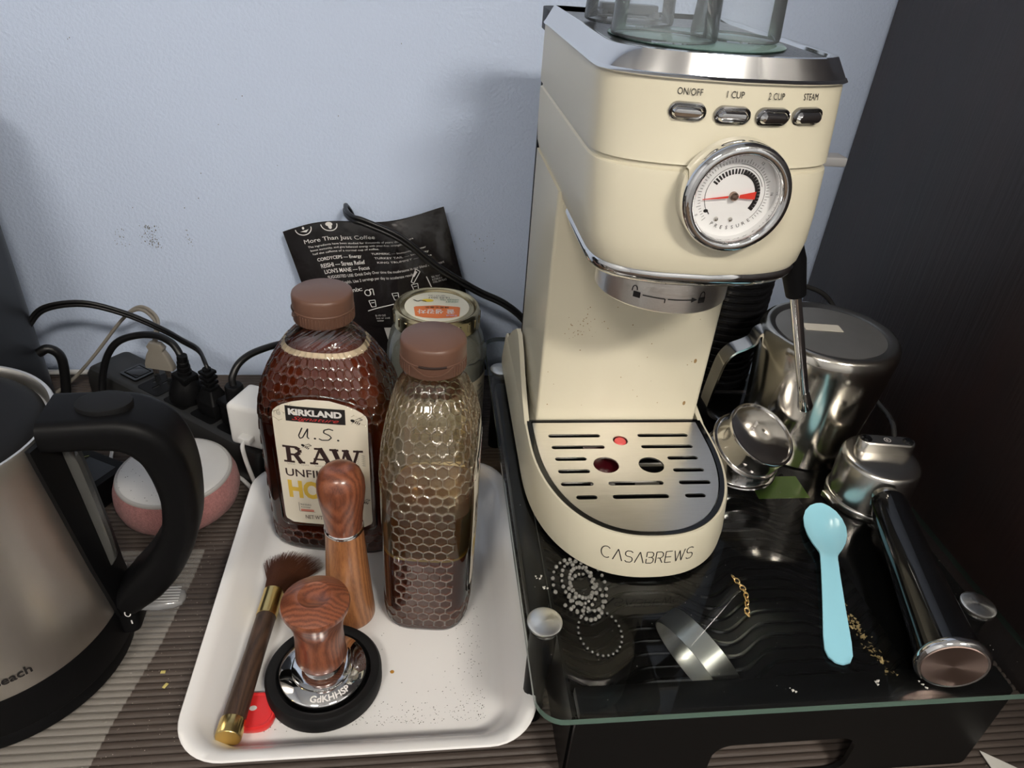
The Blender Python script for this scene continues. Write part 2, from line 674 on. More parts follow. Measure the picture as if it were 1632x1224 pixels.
# wavy ridges on the drawer floor
RIDGE = mat('black_ridged_rubber', (.007, .007, .007), .16, spec=1.0)
pth = []
for i in range(66):
    x = .0875 + i * (.257 / 65)
    ph = (x - .1196) / .1005 * 2 * PI
    pth.append((x - .216, -.0085 * math.cos(ph) - .0025 * math.cos(2 * ph), 0))
rd0 = None
for k in range(25):
    yk = -.420 + k * .0109
    if rd0 is None:
        rd0 = make('ridge', *tube(pth, .0018, 6), RIDGE, stand)
        rd = rd0
    else:
        rd = rd0.copy(); COL.objects.link(rd); rd.parent = stand
    rd.location = (0, yk + .275, .0092)

# loose things under the glass
BAND = mat('satin_steel_band', (.92, .90, .86), .30, .9)
rg = thing('steel_ring', 'wide satin steel ring lying tilted under the glass', 'ring', (.1790, -.4220, .0440), rot=tuple(Vector((.825, .402, .404)).to_track_quat('Z', 'Y').to_euler()))
make('band', *lathe([(.0335, -.0075), (.0335, .0075), (.0328, .0075), (.0328, -.0075), (.0335, -.0075)], 64), BAND, rg)
tagp = thing('paper_tag', 'green paper label stuck beneath the glass by the milk pitcher', 'paper', (.2790, -.2960, .0785))
make('paper', *rbox(-.021, .021, -.013, .013, 0, .0006, .0002, 1), mat('green_paper', (.34, .55, .10), .6), tagp)

# beaded necklace under glass
NK = thing('bead_necklace', 'heap of clear glass bead strings on the glass at its front left', 'necklace', (.1030, -.4085, GZ + .0012))
BEAD = mat('crystal_bead', (.42, .41, .38), .05, spec=.8, trans=.6)
pts = []
rnd = random.Random(3)
for s in range(5):
    a = rnd.uniform(0, 6); cx = rnd.uniform(-.010, .006); cy = rnd.uniform(-.002, .016)
    rx = rnd.uniform(.005, .014); ry = rnd.uniform(.012, .022)
    for i in range(22):
        t = a + i * .27
        pts.append((cx + rx * math.cos(t), cy + ry * math.sin(t), .0006 * (s % 3), .00105 + .0005 * rnd.random()))
bd0 = None
sph = lathe([(0, -1), (.5, -.87), (.87, -.5), (1, 0), (.87, .5), (.5, .87), (0, 1)], 8)
for (x, y, z, r) in pts:
    if bd0 is None:
        bd0 = make('bead', *sph, BEAD, NK, 180); b = bd0
    else:
        b = bd0.copy(); COL.objects.link(b); b.parent = NK
    b.location = (x, y, z); b.scale = (r, r, r)
NK2 = thing('dark_bead_bracelet', 'loop of tiny dark shiny beads on the glass in front of the bead heap', 'bracelet', (.1050, -.4310, GZ + .0010))
BEAD2 = mat('dark_bead', (.16, .16, .15), .1, metal=.3)
bd0 = None
for i in range(26):
    a = 2 * PI * i / 26
    if bd0 is None:
        bd0 = make('bead', *sph, BEAD2, NK2, 180); b = bd0
    else:
        b = bd0.copy(); COL.objects.link(b); b.parent = NK2
    b.location = (.0130 * math.cos(a), .0165 * math.sin(a), .0); b.scale = (.0009,) * 3

# gold chain and flakes on the glass
GOLD = mat('gold', (.78, .55, .25), .2, 1.0)
ch = thing('gold_chain', 'short fine gold chain piece on the glass right of the machine base', 'chain', (.2045, -.408, GZ))
tor = []
for j in range(12):
    for i in range(6):
        A, B = 2 * PI * j / 12, 2 * PI * i / 6
        tor.append(((.0021 + .0005 * math.cos(B)) * math.cos(A), (.0014 + .0005 * math.cos(B)) * math.sin(A), .0005 * math.sin(B)))
torf = [(j * 6 + i, ((j + 1) % 12) * 6 + i, ((j + 1) % 12) * 6 + (i + 1) % 6, j * 6 + (i + 1) % 6) for j in range(12) for i in range(6)]
ln0 = None
for i in range(11):
    t = i / 10
    if ln0 is None:
        ln0 = make('link', tor, torf, GOLD, ch, 180); l = ln0
    else:
        l = ln0.copy(); COL.objects.link(l); l.parent = ch
    l.location = (.003 * math.sin(4 * t) - .001, .015 - .030 * t, .0016)
    l.rotation_euler = (.75 if i % 2 else -.6, 0, -1.45 + .5 * math.sin(7 * t))
V, F = [], []
rnd = random.Random(5)
for i in range(110):
    t = rnd.random()
    x = .2655 + .007 * t + rnd.gauss(0, .0022); y = -.413 - .058 * t + rnd.gauss(0, .002)
    s = rnd.uniform(.0004, .0014); k = len(V)
    for j in range(4):
        a = rnd.random() * 2 + j * 1.57
        V.append((x + s * math.cos(a), y + s * math.sin(a), GZ + .0002 + rnd.uniform(0, .0012)))
    F.append((k, k + 1, k + 2)); F.append((k, k + 2, k + 3))
tag(make('foil_flakes', V, F, mat('foil', (.42, .32, .15), .35, .6), None, 0), 'trail of gold foil flakes on the glass beside the blue spoon', 'flakes', kind='stuff')

# ================================================================== ESPRESSO MACHINE (world coordinates)
XM = .1465
em = thing('espresso_machine', 'cream and chrome espresso machine with round pressure gauge on the glass stand', 'espresso machine', (XM, -.275, GZ))


def mp(name, part, m, parent=None, smooth=35, label=None):
    return make(name, part[0], part[1], m, parent or em, smooth, True, label)


def U(hw, yr, yc, yf, p, z, bow=0.0, n=56, cx=XM):
    """U-shaped plan outline: straight sides from the rear yr, superellipse front from yc to yf"""
    out = [(cx + hw, yr, z)]
    for i in range(n + 1):
        a = PI * i / n
        c, s = math.cos(a), math.sin(a)
        x = math.copysign(abs(c) ** (2 / p), c)
        y = abs(s) ** (2 / p)
        out.append((cx + hw * x, yc - (yc - yf) * y - bow * (1 - x * x) * y, z))
    out.append((cx - hw, yr, z))
    return out


# base
BP = dict(yr=-.125, yc=-.285, p=2.35)
mp('foot_plinth', loft([U(.0700, -.13, -.285, -.3875, 2.35, GZ), U(.0715, -.13, -.285, -.3895, 2.35, GZ + .004)]), BLACK)
mp('base_shell', loft([U(.0735, z=GZ + .004, yf=-.3925, **BP), U(.0737, z=GZ + .012, yf=-.3930, **BP),
                       U(.0715, z=GZ + .034, yf=-.3905, **BP), U(.0705, z=GZ + .0368, yf=-.3895, **BP),
                       U(.0690, z=GZ + .0368, yf=-.3880, **BP), U(.0690, z=GZ + .0260, yf=-.3880, **BP)], True, True), CREAM)
mp('tray_rim', loft([U(.0688, -.2635, -.285, -.3878, 2.35, GZ + .0262), U(.0688, -.2635, -.285, -.3878, 2.35, GZ + .0374),
                     U(.0655, -.2655, -.285, -.3850, 2.35, GZ + .0374), U(.0655, -.2655, -.285, -.3850, 2.35, GZ + .0262)], False, False), BLACK_G)
# raised wings of the base beside the column
for s in (-1, 1):
    def wing(t):   # thickness offset towards the outside
        x = lambda q: XM + s * (q + t)
        return [(x(.0728), -.128, GZ + .006), (x(.0706), -.265, GZ + .0366), (x(.0692), -.225, GZ + .050),
                (x(.0680), -.190, GZ + .064), (x(.0676), -.172, GZ + .066), (x(.0690), -.150, GZ + .055), (x(.0712), -.128, GZ + .034)]
    def wingp(t):
        V = []
        for y, z in ((-.268, .0366), (-.245, .0425), (-.220, .0505), (-.195, .0600), (-.178, .0645), (-.166, .0640), (-.150, .0530), (-.132, .0350), (-.127, .02), (-.127, .006), (-.2, .006), (-.268, .006)):
            q = float(np.interp(z, [0, .012, .0368, .066], [.0735, .0737, .0706, .0676]))
            V.append((XM + s * (q + t), y, GZ + z))
        return V
    mp('base_wing', loft([wingp(-.0035), wingp(.0002)]), CREAM, smooth=30)
# drip tray well, float and grille
mp('drip_well', loft([U(.0650, -.2665, -.285, -.3843, 2.35, GZ + .0268), U(.0650, -.2665, -.285, -.3843, 2.35, GZ + .0275)]), BLACK_G)
slots = []
CX = .1456
for y, L in ((-.2832, (.0145, .0540)), (-.2970, (.0138, .0535)), (-.3105, (.0300, .0530)), (-.3242, (.0302, .0530)), (-.3376, (.0304, .0532)), (-.3512, (.0305, .0450))):
    for s in (-1, 1):
        a, b = sorted((CX + s * L[0], CX + s * L[1]))
        slots.append(stadium(a, b, y, .0020, 6))
for y in (-.3376, -.3512):
    slots.append(stadium(CX - .0200, CX + .0192, y, .0021, 6))
holes = [ell2d(.1284, -.3175, .0092, .0088, 28), ell2d(.1614, -.3182, .0092, .0088, 28), ell2d(.1454, -.2893, .0056, .0056, 22)]
gout = [(x, y) for x, y, z in U(.0648, -.2665, -.285, -.3842, 2.35, 0)]
pv, pf = plate([gout] + slots + holes, .0012)
grille = mp('drip_grille', ([(x, y, z + GZ + .0355) for x, y, z in pv], pf), STEEL, smooth=30)
mp('float_button', xf(lathe([(0, .0062), (.0038, .0062), (.0045, .0055), (.0045, 0), (0, 0)], 24), T(.1454, -.2893, GZ + .0305)),
   mat('red_float', (.80, .10, .10), .35), label='round red float button')
mp('float_arm', box(.118, .149, -.318, -.287, GZ + .0278, GZ + .030), mat('red_float_dark', (.05, .003, .006), .3))

# column
def rr3(x0, x1, y0, y1, r, z): return [(x, y, z) for x, y in rrect((x0 + x1) / 2, (y0 + y1) / 2, (x1 - x0) / 2, (y1 - y0) / 2, r, 4)]
mp('column', loft([rr3(.0845, .2110, -.2635, -.158, .0025, GZ + .0368), rr3(.0838, .2113, -.2635, -.158, .0025, .300)]), CREAM)
mp('rear_cover', loft([rr3(.0850, .2105, -.1590, -.150, .003, GZ + .005), rr3(.0835, .2120, -.1590, -.150, .003, .384)]), BLACK)
mp('water_tank', loft([rr3(.099, .194, -.1500, -.094, .012, GZ + .012), rr3(.099, .194, -.1500, -.094, .012, .375)]),
   mat('smoked_tank', (.03, .03, .032), .1, coat=.4))
mp('tank_lid', loft([rr3(.0885, .205, -.1520, -.090, .012, .3755), rr3(.0885, .205, -.1520, -.090, .012, .3900)]), BLACK)
tl = mp('tank_handle', merge(rbox(.112, .150, -.196, -.186, .3965, .4020, .0012), rbox(.112, .116, -.200, -.182, .3905, .3985, .001), rbox(.146, .150, -.200, -.182, .3905, .3985, .001)),
   mat('grey_translucent', (.12, .12, .125), .15))

# head
def H(hw, yf, z, p=7, yc=-.300, bow=.014, yr=-.156): return U(hw, yr, yc, yf + bow, p, z, bow, 72, XM + .0008)
head = mp('head_shell', loft([H(.0588, -.3712, .2925), H(.0605, -.3722, .2955), H(.0632, -.3715, .3060), H(.0640, -.3700, .3200), H(.0643, -.3662, .3418),
                              H(.0641, -.3657, .3432), H(.0630, -.3640, .3440), H(.0630, -.3638, .3458), H(.0642, -.3652, .3466), H(.0645, -.3645, .3480),
                              H(.0645, -.3605, .3700), H(.0645, -.3575, .3838)]), CREAM, smooth=28)
mp('chrome_trim', loft([H(.0589, -.3715, .2926), H(.0597, -.3724, .2908), H(.0592, -.3712, .2875), H(.0570, -.3680, .2845), H(.0535, -.3640, .2840)], False, True), CHROME, smooth=60)
mp('lid_lip', loft([H(.0650, -.3585, .3836), H(.0658, -.3598, .3846), H(.0650, -.3588, .3860)], True, True), CHROME, smooth=60)
mp('lid_band', loft([H(.0648, -.3580, .3860), H(.0596, -.3542, .3950), H(.0582, -.3522, .3954), H(.0566, -.3506, .3948), H(.0561, -.3500, .3925)], True, True),
   mat('satin_chrome', (.80, .80, .80), .10, 1.0), smooth=50)
pl = mp('warming_plate', loft([H(.0550, -.3465, .3926, yr=-.170), H(.0550, -.3465, .3934, yr=-.170)]), mat('dark_perforated_steel', (.30, .30, .29), .3, 1.0, noise=(900, .3, (.05, .05, .05))))

# group head
gcx, gcy = .1455, -.3060
gr = mp('group_ring', xf(lathe([(0, .2625), (.031, .2625), (.0315, .2575), (.0392, .2565), (.0405, .2578), (.0405, .2790), (.0398, .2860), (0, .2860)], 72), T(gcx, gcy, 0)), STEEL)
def ringp(x, y):   # x along arc, y up
    a = -PI / 2 + x / .0407
    return (gcx + .04075 * math.cos(a), gcy + .04075 * math.sin(a), .2670 + y)
lk = []
for cx, op in ((-.0260, True), (.0128, False)):
    lk.append(poly2d([(cx - .0022, -.0034), (cx + .0022, -.0034), (cx + .0022, .0002), (cx - .0022, .0002)]))
    sh = ell2d(cx - (.0012 if op else 0), .0002, .0015, .0036, 10, PI, 0)
    sh = [(cx - (.0016 if op else 0) + .0015 * math.cos(a), .0010 + .0026 * math.sin(a)) for a in np.linspace(PI, 0, 10)]
    lk.append(stroke2d([(sh[0][0], 0)] + sh + ([] if op else [(sh[-1][0], 0)]), .0006))
lk.append(stroke2d([(-.0225, -.001), (-.0095, -.001), (-.0095, -.0035)], .0006))
lk.append(stroke2d([(-.0080, -.001), (.0060, -.001)], .0006))
lk.append(poly2d([(.0060, .0006), (.0060, -.0026), (.0098, -.001)]))
printed('lock_marks', lk, ringp, PRINT, gr, True)

# surface of the head front (x, z) -> y
def headfront(x, z):
    hw = float(np.interp(z, [.2925, .306, .342, .348, .384], [.0588, .0632, .0643, .0645, .0645]))
    yf = float(np.interp(z, [.2925, .2955, .306, .320, .342, .348, .370, .384], [-.3712, -.3722, -.3715, -.3700, -.3662, -.3645, -.3605, -.3575]))
    p, bow, yc = 7, .014, -.300
    t = min(.9999, abs((x - XM - .0008) / hw))
    y = (1 - t ** p) ** (1 / p)
    return yc - (yc - yf - bow) * y - bow * (1 - t * t) * y


def onhead(off=.0003):
    return lambda x, z: (x, headfront(x, z) - off, z)


# buttons
BEZ = mat('dark_chrome', (.30, .30, .31), .12, 1.0)
for bx, bz in ((.1232, .3705), (.1448, .3700), (.1654, .3700), (.1845, .3703)):
    sl = (headfront(bx + .006, bz) - headfront(bx - .006, bz)) / .012
    rot = math.atan(sl)
    base = T(bx, headfront(bx, bz), bz) @ RZ(rot) @ RX(math.radians(90 + 9))
    b0 = mp('button', xf(loft([[(x, y, z) for x, y in stadium(-w, w, 0, h, 10)] for w, h, z in
                      ((.0074, .00285, -.001), (.0074, .00285, .0022), (.0064, .0019, .0036), (.0055, .0010, .0038))]), base), CHROME, head)
    mp('bezel', xf(loft([[(x, y, z) for x, y in stadium(-w, w, 0, h, 10)] for w, h, z in
                      ((.0089, .0042, -.001), (.0089, .0042, .0010), (.0084, .0037, .0013), (.0077, .0031, .0006))]), base), BEZ, head)
for txt, bx, w in (('ON/OFF', .1235, .0118), ('1 CUP', .1452, .0085), ('2 CUP', .1660, .0085), ('STEAM', .1852, .0085)):
    printed('button_lettering', [tbox(txt, bx, .3790, w, .0030)], onhead(), PRINT, head, True)

# pressure gauge
gx, gz = .1492, .3355
gy = headfront(gx, gz)
GM = T(gx, gy - .0048, gz) @ RX(math.radians(90 + 2)) @ Matrix.Scale(.95, 4)
gauge = mp('gauge_bezel', xf(lathe([(.0265, -.006), (.0285, -.0045), (.0285, .0060), (.0272, .0085), (.0245, .0092), (.0228, .0080), (.0222, .0030), (.0222, -.002), (.0222, -.006), (.0265, -.006)], 72), GM), CHROME, smooth=60)
dial = mp('dial', xf(lathe([(0, .0008), (.0222, .0008), (.0222, -.001), (0, -.001)], 60), GM), mat('dial_white', (.90, .90, .90), .5), gauge)


def ondial(h):
    return lambda x, y: tuple(GM @ Vector((x, y, h)))


tk = []
for i in range(25):
    a = math.radians(150 - i * 7.5)
    r0, r1 = .0113, .0140
    wdt = .0010
    if i > 9: wdt = .0016
    c, s = math.cos(a), math.sin(a)
    tk.append(stroke2d([(r0 * c, r0 * s), (r1 * c, r1 * s)], wdt))
for i in range(54):
    a = math.radians(225 - i * 5)
    r0 = .0172
    r1 = .0186 if i % 5 else .0195
    tk.append(stroke2d([(r0 * math.cos(a), r0 * math.sin(a)), (r1 * math.cos(a), r1 * math.sin(a))], .00022))
tk.append(stroke2d([(.0150 * math.cos(a), .0150 * math.sin(a)) for a in np.linspace(math.radians(215), math.radians(20), 40)], .00025))
tk.append(stroke2d([(.0165 * math.cos(a), .0165 * math.sin(a)) for a in np.linspace(math.radians(90), math.radians(-45), 30)], .0002))
tk.append(poly2d(ell2d(-.0128, -.0085, .0013, .0010, 8)))
tk.append(stroke2d([(-.0118, -.0088), (-.0108, -.0102)], .0005))
for i, chh in enumerate('PRESSURE'):
    a = math.radians(-118 + i * 10)
    tk.append(tbox(chh, .0172 * math.cos(a), .0172 * math.sin(a), None, .0019, ang=a + PI / 2))
for i, chh in enumerate(('0', '4', '8', '12', '16')):
    a = math.radians(212 - i * 52)
    tk.append(tbox(chh, .0205 * math.cos(a), .0205 * math.sin(a), None, .0014, ang=a - PI / 2))
printed('dial_marks', tk, ondial(.0010), PRINT, gauge, True)
ndl = [poly2d([(-.0165, -.0023), (-.0030, -.0009), (-.0030, .0003), (-.0165, -.0019)]), poly2d([(.0028, -.0008), (.0112, -.0012), (.0112, .0030), (.0028, .0010)])]
nv, nf = merge(*ndl)
mp('needle', ([tuple(GM @ Vector((x, y, .0024))) for x, y in nv], nf), mat('red_needle', (.75, .05, .03), .4), gauge, 0)
mp('needle_hub', xf(lathe([(0, .0042), (.0014, .0040), (.0022, .0030), (.0023, .0010), (0, .0010)], 20), GM), mat('bronze_hub', (.35, .25, .2), .2, 1.0), gauge)
for sx in (-.0062, .0016):
    mp('screw', xf(lathe([(0, .0020), (.0009, .0017), (.0013, .0009), (0, .0009)], 14), GM @ T(sx, -.0128, 0)), STEEL_POL, gauge)
mp('lens', xf(lathe([(0, .0062), (.0224, .0058)], 48), GM), thin_glass('lens_glass', (1, 1, 1), 1.3), gauge)

# brand lettering on the base front
def onbase(x, z):
    hw = float(np.interp(z - GZ, [.012, .034], [.0737, .0715])); yf = float(np.interp(z - GZ, [.012, .034], [-.3930, -.3905]))
    t = min(.999, abs((x - XM) / hw)); y = (1 - t ** 2.35) ** (1 / 2.35)
    return (x, -.285 + (yf + .285) * y - .0003, z)


def glyphs(word, x0, z0, h, wid, gap, sw):
    out = []
    x = x0
    for c in word:
        w = wid * {'I': .3, 'W': 1.35, 'A': 1.05, 'E': .8, 'S': .85, 'B': .85, 'R': .85, 'C': 1.0}.get(c, 1)
        P = lambda *q: [(x + a * w, z0 + b * h) for a, b in q]
        if c == 'A': segs = [P((0, 0), (.5, 1), (1, 0))]
        elif c == 'C': segs = [[(x + w * (.55 + .55 * math.cos(a)), z0 + h * (.5 + .5 * math.sin(a))) for a in np.linspace(.85, 2 * PI - .85, 14)]]
        elif c == 'S': segs = [P((1, .88), (.75, 1), (.25, 1), (0, .85), (0, .65), (.2, .53), (.8, .47), (1, .35), (1, .15), (.75, 0), (.25, 0), (0, .12))]
        elif c == 'B': segs = [P((0, .55), (0, 1), (.7, 1), (.95, .87), (.95, .66), (.7, .53), (.25, .53)), P((.7, .53), (1, .40), (1, .14), (.72, 0), (0, 0), (0, .4))]
        elif c == 'R': segs = [P((0, 0), (0, 1), (.7, 1), (1, .85), (1, .6), (.7, .45), (.2, .45)), P((.55, .45), (1, 0))]
        elif c == 'E': segs = [P((1, 1), (0, 1), (0, 0), (1, 0)), P((0, .5), (.9, .5))]
        elif c == 'W': segs = [P((0, 1), (.25, 0), (.5, .95), (.75, 0), (1, 1))]
        for sg in segs:
            out.append(stroke2d(sg, sw))
        x += w + gap
    return out, x


g, xe = glyphs('CASABREWS', 0, 0, .0085, .0054, .00165, .00065)
sc = .0615 / xe
g, _ = glyphs('CASABREWS', .1128, .1022, .0088, .0054 * sc, .00165 * sc, .00062)
printed('brand_lettering', g, onbase, PRINT, em, True)

# steam wand, lever and side knob
wand = mp('steam_wand', tube([(.2225, -.320, .276), (.2290, -.320, .258), (.2590, -.320, .1790)], .0036, 18, 0), CHROME)
mp('wand_collar', tube([(.2155, -.318, .292), (.2205, -.320, .281), (.2292, -.320, .2585)], [.0078, .0078, .0062], 20), BLACK, wand)
mp('wand_tip', tube([(.2565, -.320, .1862), (.2585, -.320, .181), (.2612, -.320, .1745), (.2618, -.320, .1722), (.2622, -.320, .1713)], [.0037, .0042, .0052, .0046, .0025], 20), STEEL_POL, wand)
mp('steam_lever', rbox(.208, .2440, -.306, -.294, .3335, .3390, .0012), mat('grey_lever', (.45, .45, .46), .3, .4))
mp('side_knob', xf(lathe([(0, .022), (.010, .022), (.012, .019), (.012, .004), (0, .004)], 28), T(.2095, -.27, .298) @ RY(PI / 2)), mat('dark_knob', (.03, .03, .03), .3))
# speckles on the column
V, F = [], []
rnd = random.Random(11)
for i in range(75):
    if i < 45: x, z, s = rnd.gauss(.110, .006), rnd.gauss(.203, .007), rnd.uniform(.0002, .0005)
    else: x, z, s = rnd.uniform(.088, .208), rnd.uniform(.135, .25), rnd.uniform(.0002, .0006)
    k = len(V)
    for j in range(5):
        a = j * 1.257; V.append((x + s * math.cos(a), -.2637, z + s * math.sin(a)))
    F.append(tuple(range(k, k + 5)))
for x, z in ((.2005, .176), (.1995, .138)):
    k = len(V)
    for j in range(8):
        a = j * PI / 4; V.append((x + .0012 * math.cos(a), -.2637, z + .002 * math.sin(a)))
    F.append(tuple(range(k, k + 8)))
mp('coffee_specks', (V, F), mat('coffee_stain', (.30, .19, .08), .4), smooth=0)['kind'] = 'stuff'

# cup coaster and glasses on the warming plate
CUPZ = .3936
co = thing('coaster', 'round translucent teal coaster on top of the espresso machine', 'coaster', (.146, -.286, CUPZ))
make('disc', *lathe([(0, 0), (.047, 0), (.048, .0006), (.047, .0012), (0, .0012)], 56), thin_glass('teal_silicone', (.80, .94, .91), 1.4, .1, diffuse=.20, dcol=(.58, .82, .76)), co)
CG = thin_glass('cup_glass', (.99, .996, 1), 1.25, .02, diffuse=.05, dcol=(.8, .85, .9))


def cup(loc, label, r0=.030, h=.085):
    c = thing('glass_cup', label, 'glass', loc, group='upturned glasses on the espresso machine')
    make('wall', *lathe([(r0, 0), (r0 + .0003, .002), (r0 - .004, h - .006), (r0 - .006, h), (0, h)], 48), CG, c, 60)
    make('inner_wall', *lathe([(r0 - .002, 0), (r0 - .006, h - .010), (0, h - .008)], 48), CG, c, 60)
    make('rim', *lathe([(r0 - .002, 0), (r0 - .001, -.0006), (r0, 0), (r0 - .001, .0008), (r0 - .002, 0)], 48), CG, c, 60)
    return c


cup((.1235, -.300, CUPZ + .0020), 'clear upturned glass at the front left of the machine top', .0275)
cup((.1690, -.283, CUPZ + .0020), 'clear upturned glass at the right of the machine top', .0240)
cup((.1215, -.232, CUPZ + .0020), 'clear upturned glass at the rear of the machine top, furthest left', .0265)
# ================================================================== THINGS ON THE GLASS, RIGHT
# milk pitcher standing upside down
pt = thing('milk_pitcher', 'upturned stainless steel milk pitcher with a paper sticker on its base', 'pitcher', (.3170, -.2380, GZ + .0006))
PITM = mat('pitcher_steel', (.60, .57, .51), .16, 1.0, bump=(120, .03, (1, 1, .04)))
make('body', *lathe([(.0455, .0), (.0466, .0006), (.0470, .004), (.0478, .030), (.0500, .060), (.0525, .085), (.0535, .096), (.0525, .1015), (.0500, .1045), (.0480, .1050),
                     (.0440, .1036), (.0420, .1030)], 72), PITM, pt, 50)
make('base_disc', *lathe([(.0421, .1029), (.0, .1029)], 72), mat('dull_base_steel', (.50, .48, .45), .48, .92, noise=(20, .7, (.36, .35, .32))), pt, 50)
make('inside', *lathe([(.0455, .0), (.0466, .030), (.0500, .085), (.0, .098)], 48), PITM, pt, 50)
make('sticker', *xf(rbox(-.0150, .0150, -.0055, .0055, .1030, .1034, .0001, 1), T(-.004, .006, 0) @ RZ(-.12)), mat('worn_paper', (.62, .58, .50), .7), pt)
hp = catmull([(-.0500, .010, .1000), (-.0545, .011, .0955), (-.0560, .012, .088), (-.0620, .013, .0830), (-.0700, .014, .0780), (-.0760, .0145, .068), (-.0785, .015, .050), (-.0805, .015, .030), (-.0800, .015, .022), (-.0740, .015, .0145), (-.062, .013, .012), (-.046, .010, .014)], 5)
rings = []
for i, q in enumerate(hp):
    t = (hp[min(i + 1, len(hp) - 1)] - hp[max(i - 1, 0)]).normalized()
    nrm = Vector((-t.z, 0, t.x)).normalized()
    wdt = .0065 + .0015 * math.sin(PI * i / len(hp))
    rings.append([q + nrm * .0009 + Vector((0, wdt, 0)), q + nrm * .0009 - Vector((0, wdt, 0)), q - nrm * .0009 - Vector((0, wdt, 0)), q - nrm * .0009 + Vector((0, wdt, 0))])
make('handle', *loft(rings), STEEL_POL, pt, 40)

# ribbed black canister behind the pitcher
rc = thing('ribbed_canister', 'black ribbed canister between the espresso machine and the milk pitcher', 'canister', (.2790, -.1300, GZ))
pr = [(0, 0), (.034, 0)]
for i in range(17):
    z = .003 + i * .0072
    pr += [(.0335, z), (.0360, z + .0018), (.0360, z + .0046), (.0335, z + .0064)]
pr += [(.0335, .128), (.031, .131), (0, .131)]
make('body', *lathe(pr, 48), mat('black_ribbed', (.010, .010, .011), .18, spec=.6), rc, 40)
make('lid', *lathe([(0, .1312), (.030, .1312), (.030, .136), (.028, .138), (0, .138)], 40), BLACK_G, rc)

# two filter baskets nested rim to rim
BASK = mat('basket_steel', (.66, .64, .62), .14, 1.0)


def basket(root, flip=False):
    p = [(.0295, .0), (.0300, .0008), (.0295, .0016), (.0272, .0016), (.0268, .0020), (.0274, .0180), (.0278, .0196), (.0272, .0208), (.0258, .0210), (.0250, .0198), (.0236, .0202), (.018, .0214), (.010, .0222), (.0012, .0226), (0, .0222)]
    return make('shell', *lathe(p, 64), BASK, root, 50)


b1 = thing('filter_basket', 'steel filter basket lying underneath another one beside the drip tray', 'filter basket', (.2500, -.2775, GZ + .0004), group='filter baskets')
basket(b1)
b2 = thing('filter_basket', 'upper steel filter basket tilted over, engraved bottom facing up', 'filter basket', (.2500, -.2825, GZ + .0245), rot=(math.radians(22), math.radians(16), 0), group='filter baskets')
basket(b2)
printed('engraving', [tbox('2 cup', -.0075, .004, .011, .0034, ang=1.0)], lambda x, y: (x, y, .0229), PRINT_W, b2)

# portafilter lying upside down
pf_ = thing('portafilter', 'upside-down portafilter with twin spout bar, black handle and chrome end cap', 'portafilter', (.3375, -.3175, GZ + .0006), rot=(math.radians(1.0), 0, math.radians(-14.2)))
CAST = mat('cast_steel', (.58, .56, .52), .24, 1.0)
make('bowl', *lathe([(0, .004), (.0245, .004), (.0255, .0), (.0290, .0), (.0295, .0012), (.0295, .0055), (.0288, .0065), (.0280, .0068), (.0282, .0380), (.0270, .0405), (.0250, .0415), (.0200, .0420), (0, .0425)], 64), CAST, pf_, 40)
for a in (200, 340, 90):
    make('lug', *xf(rbox(.0265, .0330, -.0075, .0075, .0005, .0055, .0008), RZ(math.radians(a))), CAST, pf_)
bar = make('spout_bar', *xf(loft([[(x, y, z) for x, y in stadium(-w, w, 0, h, 8)] for w, h, z in ((.0215, .0062, .0405), (.0212, .0060, .0500), (.0205, .0052, .0510))]), T(.003, .0085, 0) @ RZ(math.radians(6))), CAST, pf_)
for sx in (-.0155, .0155):
    make('spout_plug', *xf(lathe([(0, .0525), (.0028, .0525), (.0040, .0515), (.0042, .0505), (0, .0505)], 20), T(.003 + sx, .0085 + sx * .105, 0)), BLACK_G, bar)
ringmark = [stroke2d([(.003 + .0024 * math.cos(a), .0085 + .0024 * math.sin(a)) for a in np.linspace(0, 2 * PI, 17)], .0004), tbox('R', .003, .0085, None, .0022, ang=.5)]
printed('maker_mark', ringmark, lambda x, y: (x, y, .0511), PRINT_W, bar)
make('neck', *tube([(0, -.022, .0270), (0, -.030, .0265), (0, -.0365, .0255)], [.010, .0085, .0085], 20), CAST, pf_)
hd = make('handle', *tube([(0, -.0335, .0262), (0, -.036, .0260), (0, -.060, .0245), (0, -.095, .0235), (0, -.128, .0225), (0, -.1600, .0220)],
                          [.0110, .0125, .0132, .0145, .0160, .0178], 36, 3), BLACK_G, pf_, 50)
make('end_cap', *xf(lathe([(0, .0), (.0182, .0), (.0200, .0012), (.0203, .0030), (.0200, .0048), (.0185, .0060), (.0175, .0057), (0, .0057)], 64), T(0, -.1598, .0220) @ RX(PI / 2)), CHROME, hd, 50)
make('cap_face', *xf(lathe([(0, .0061), (.0170, .0061), (.0174, .0057), (0, .0057)], 64), T(0, -.1598, .0220) @ RX(PI / 2)), spun('spun_rose_steel', (.50, .38, .33), .30, 'Y'), hd)

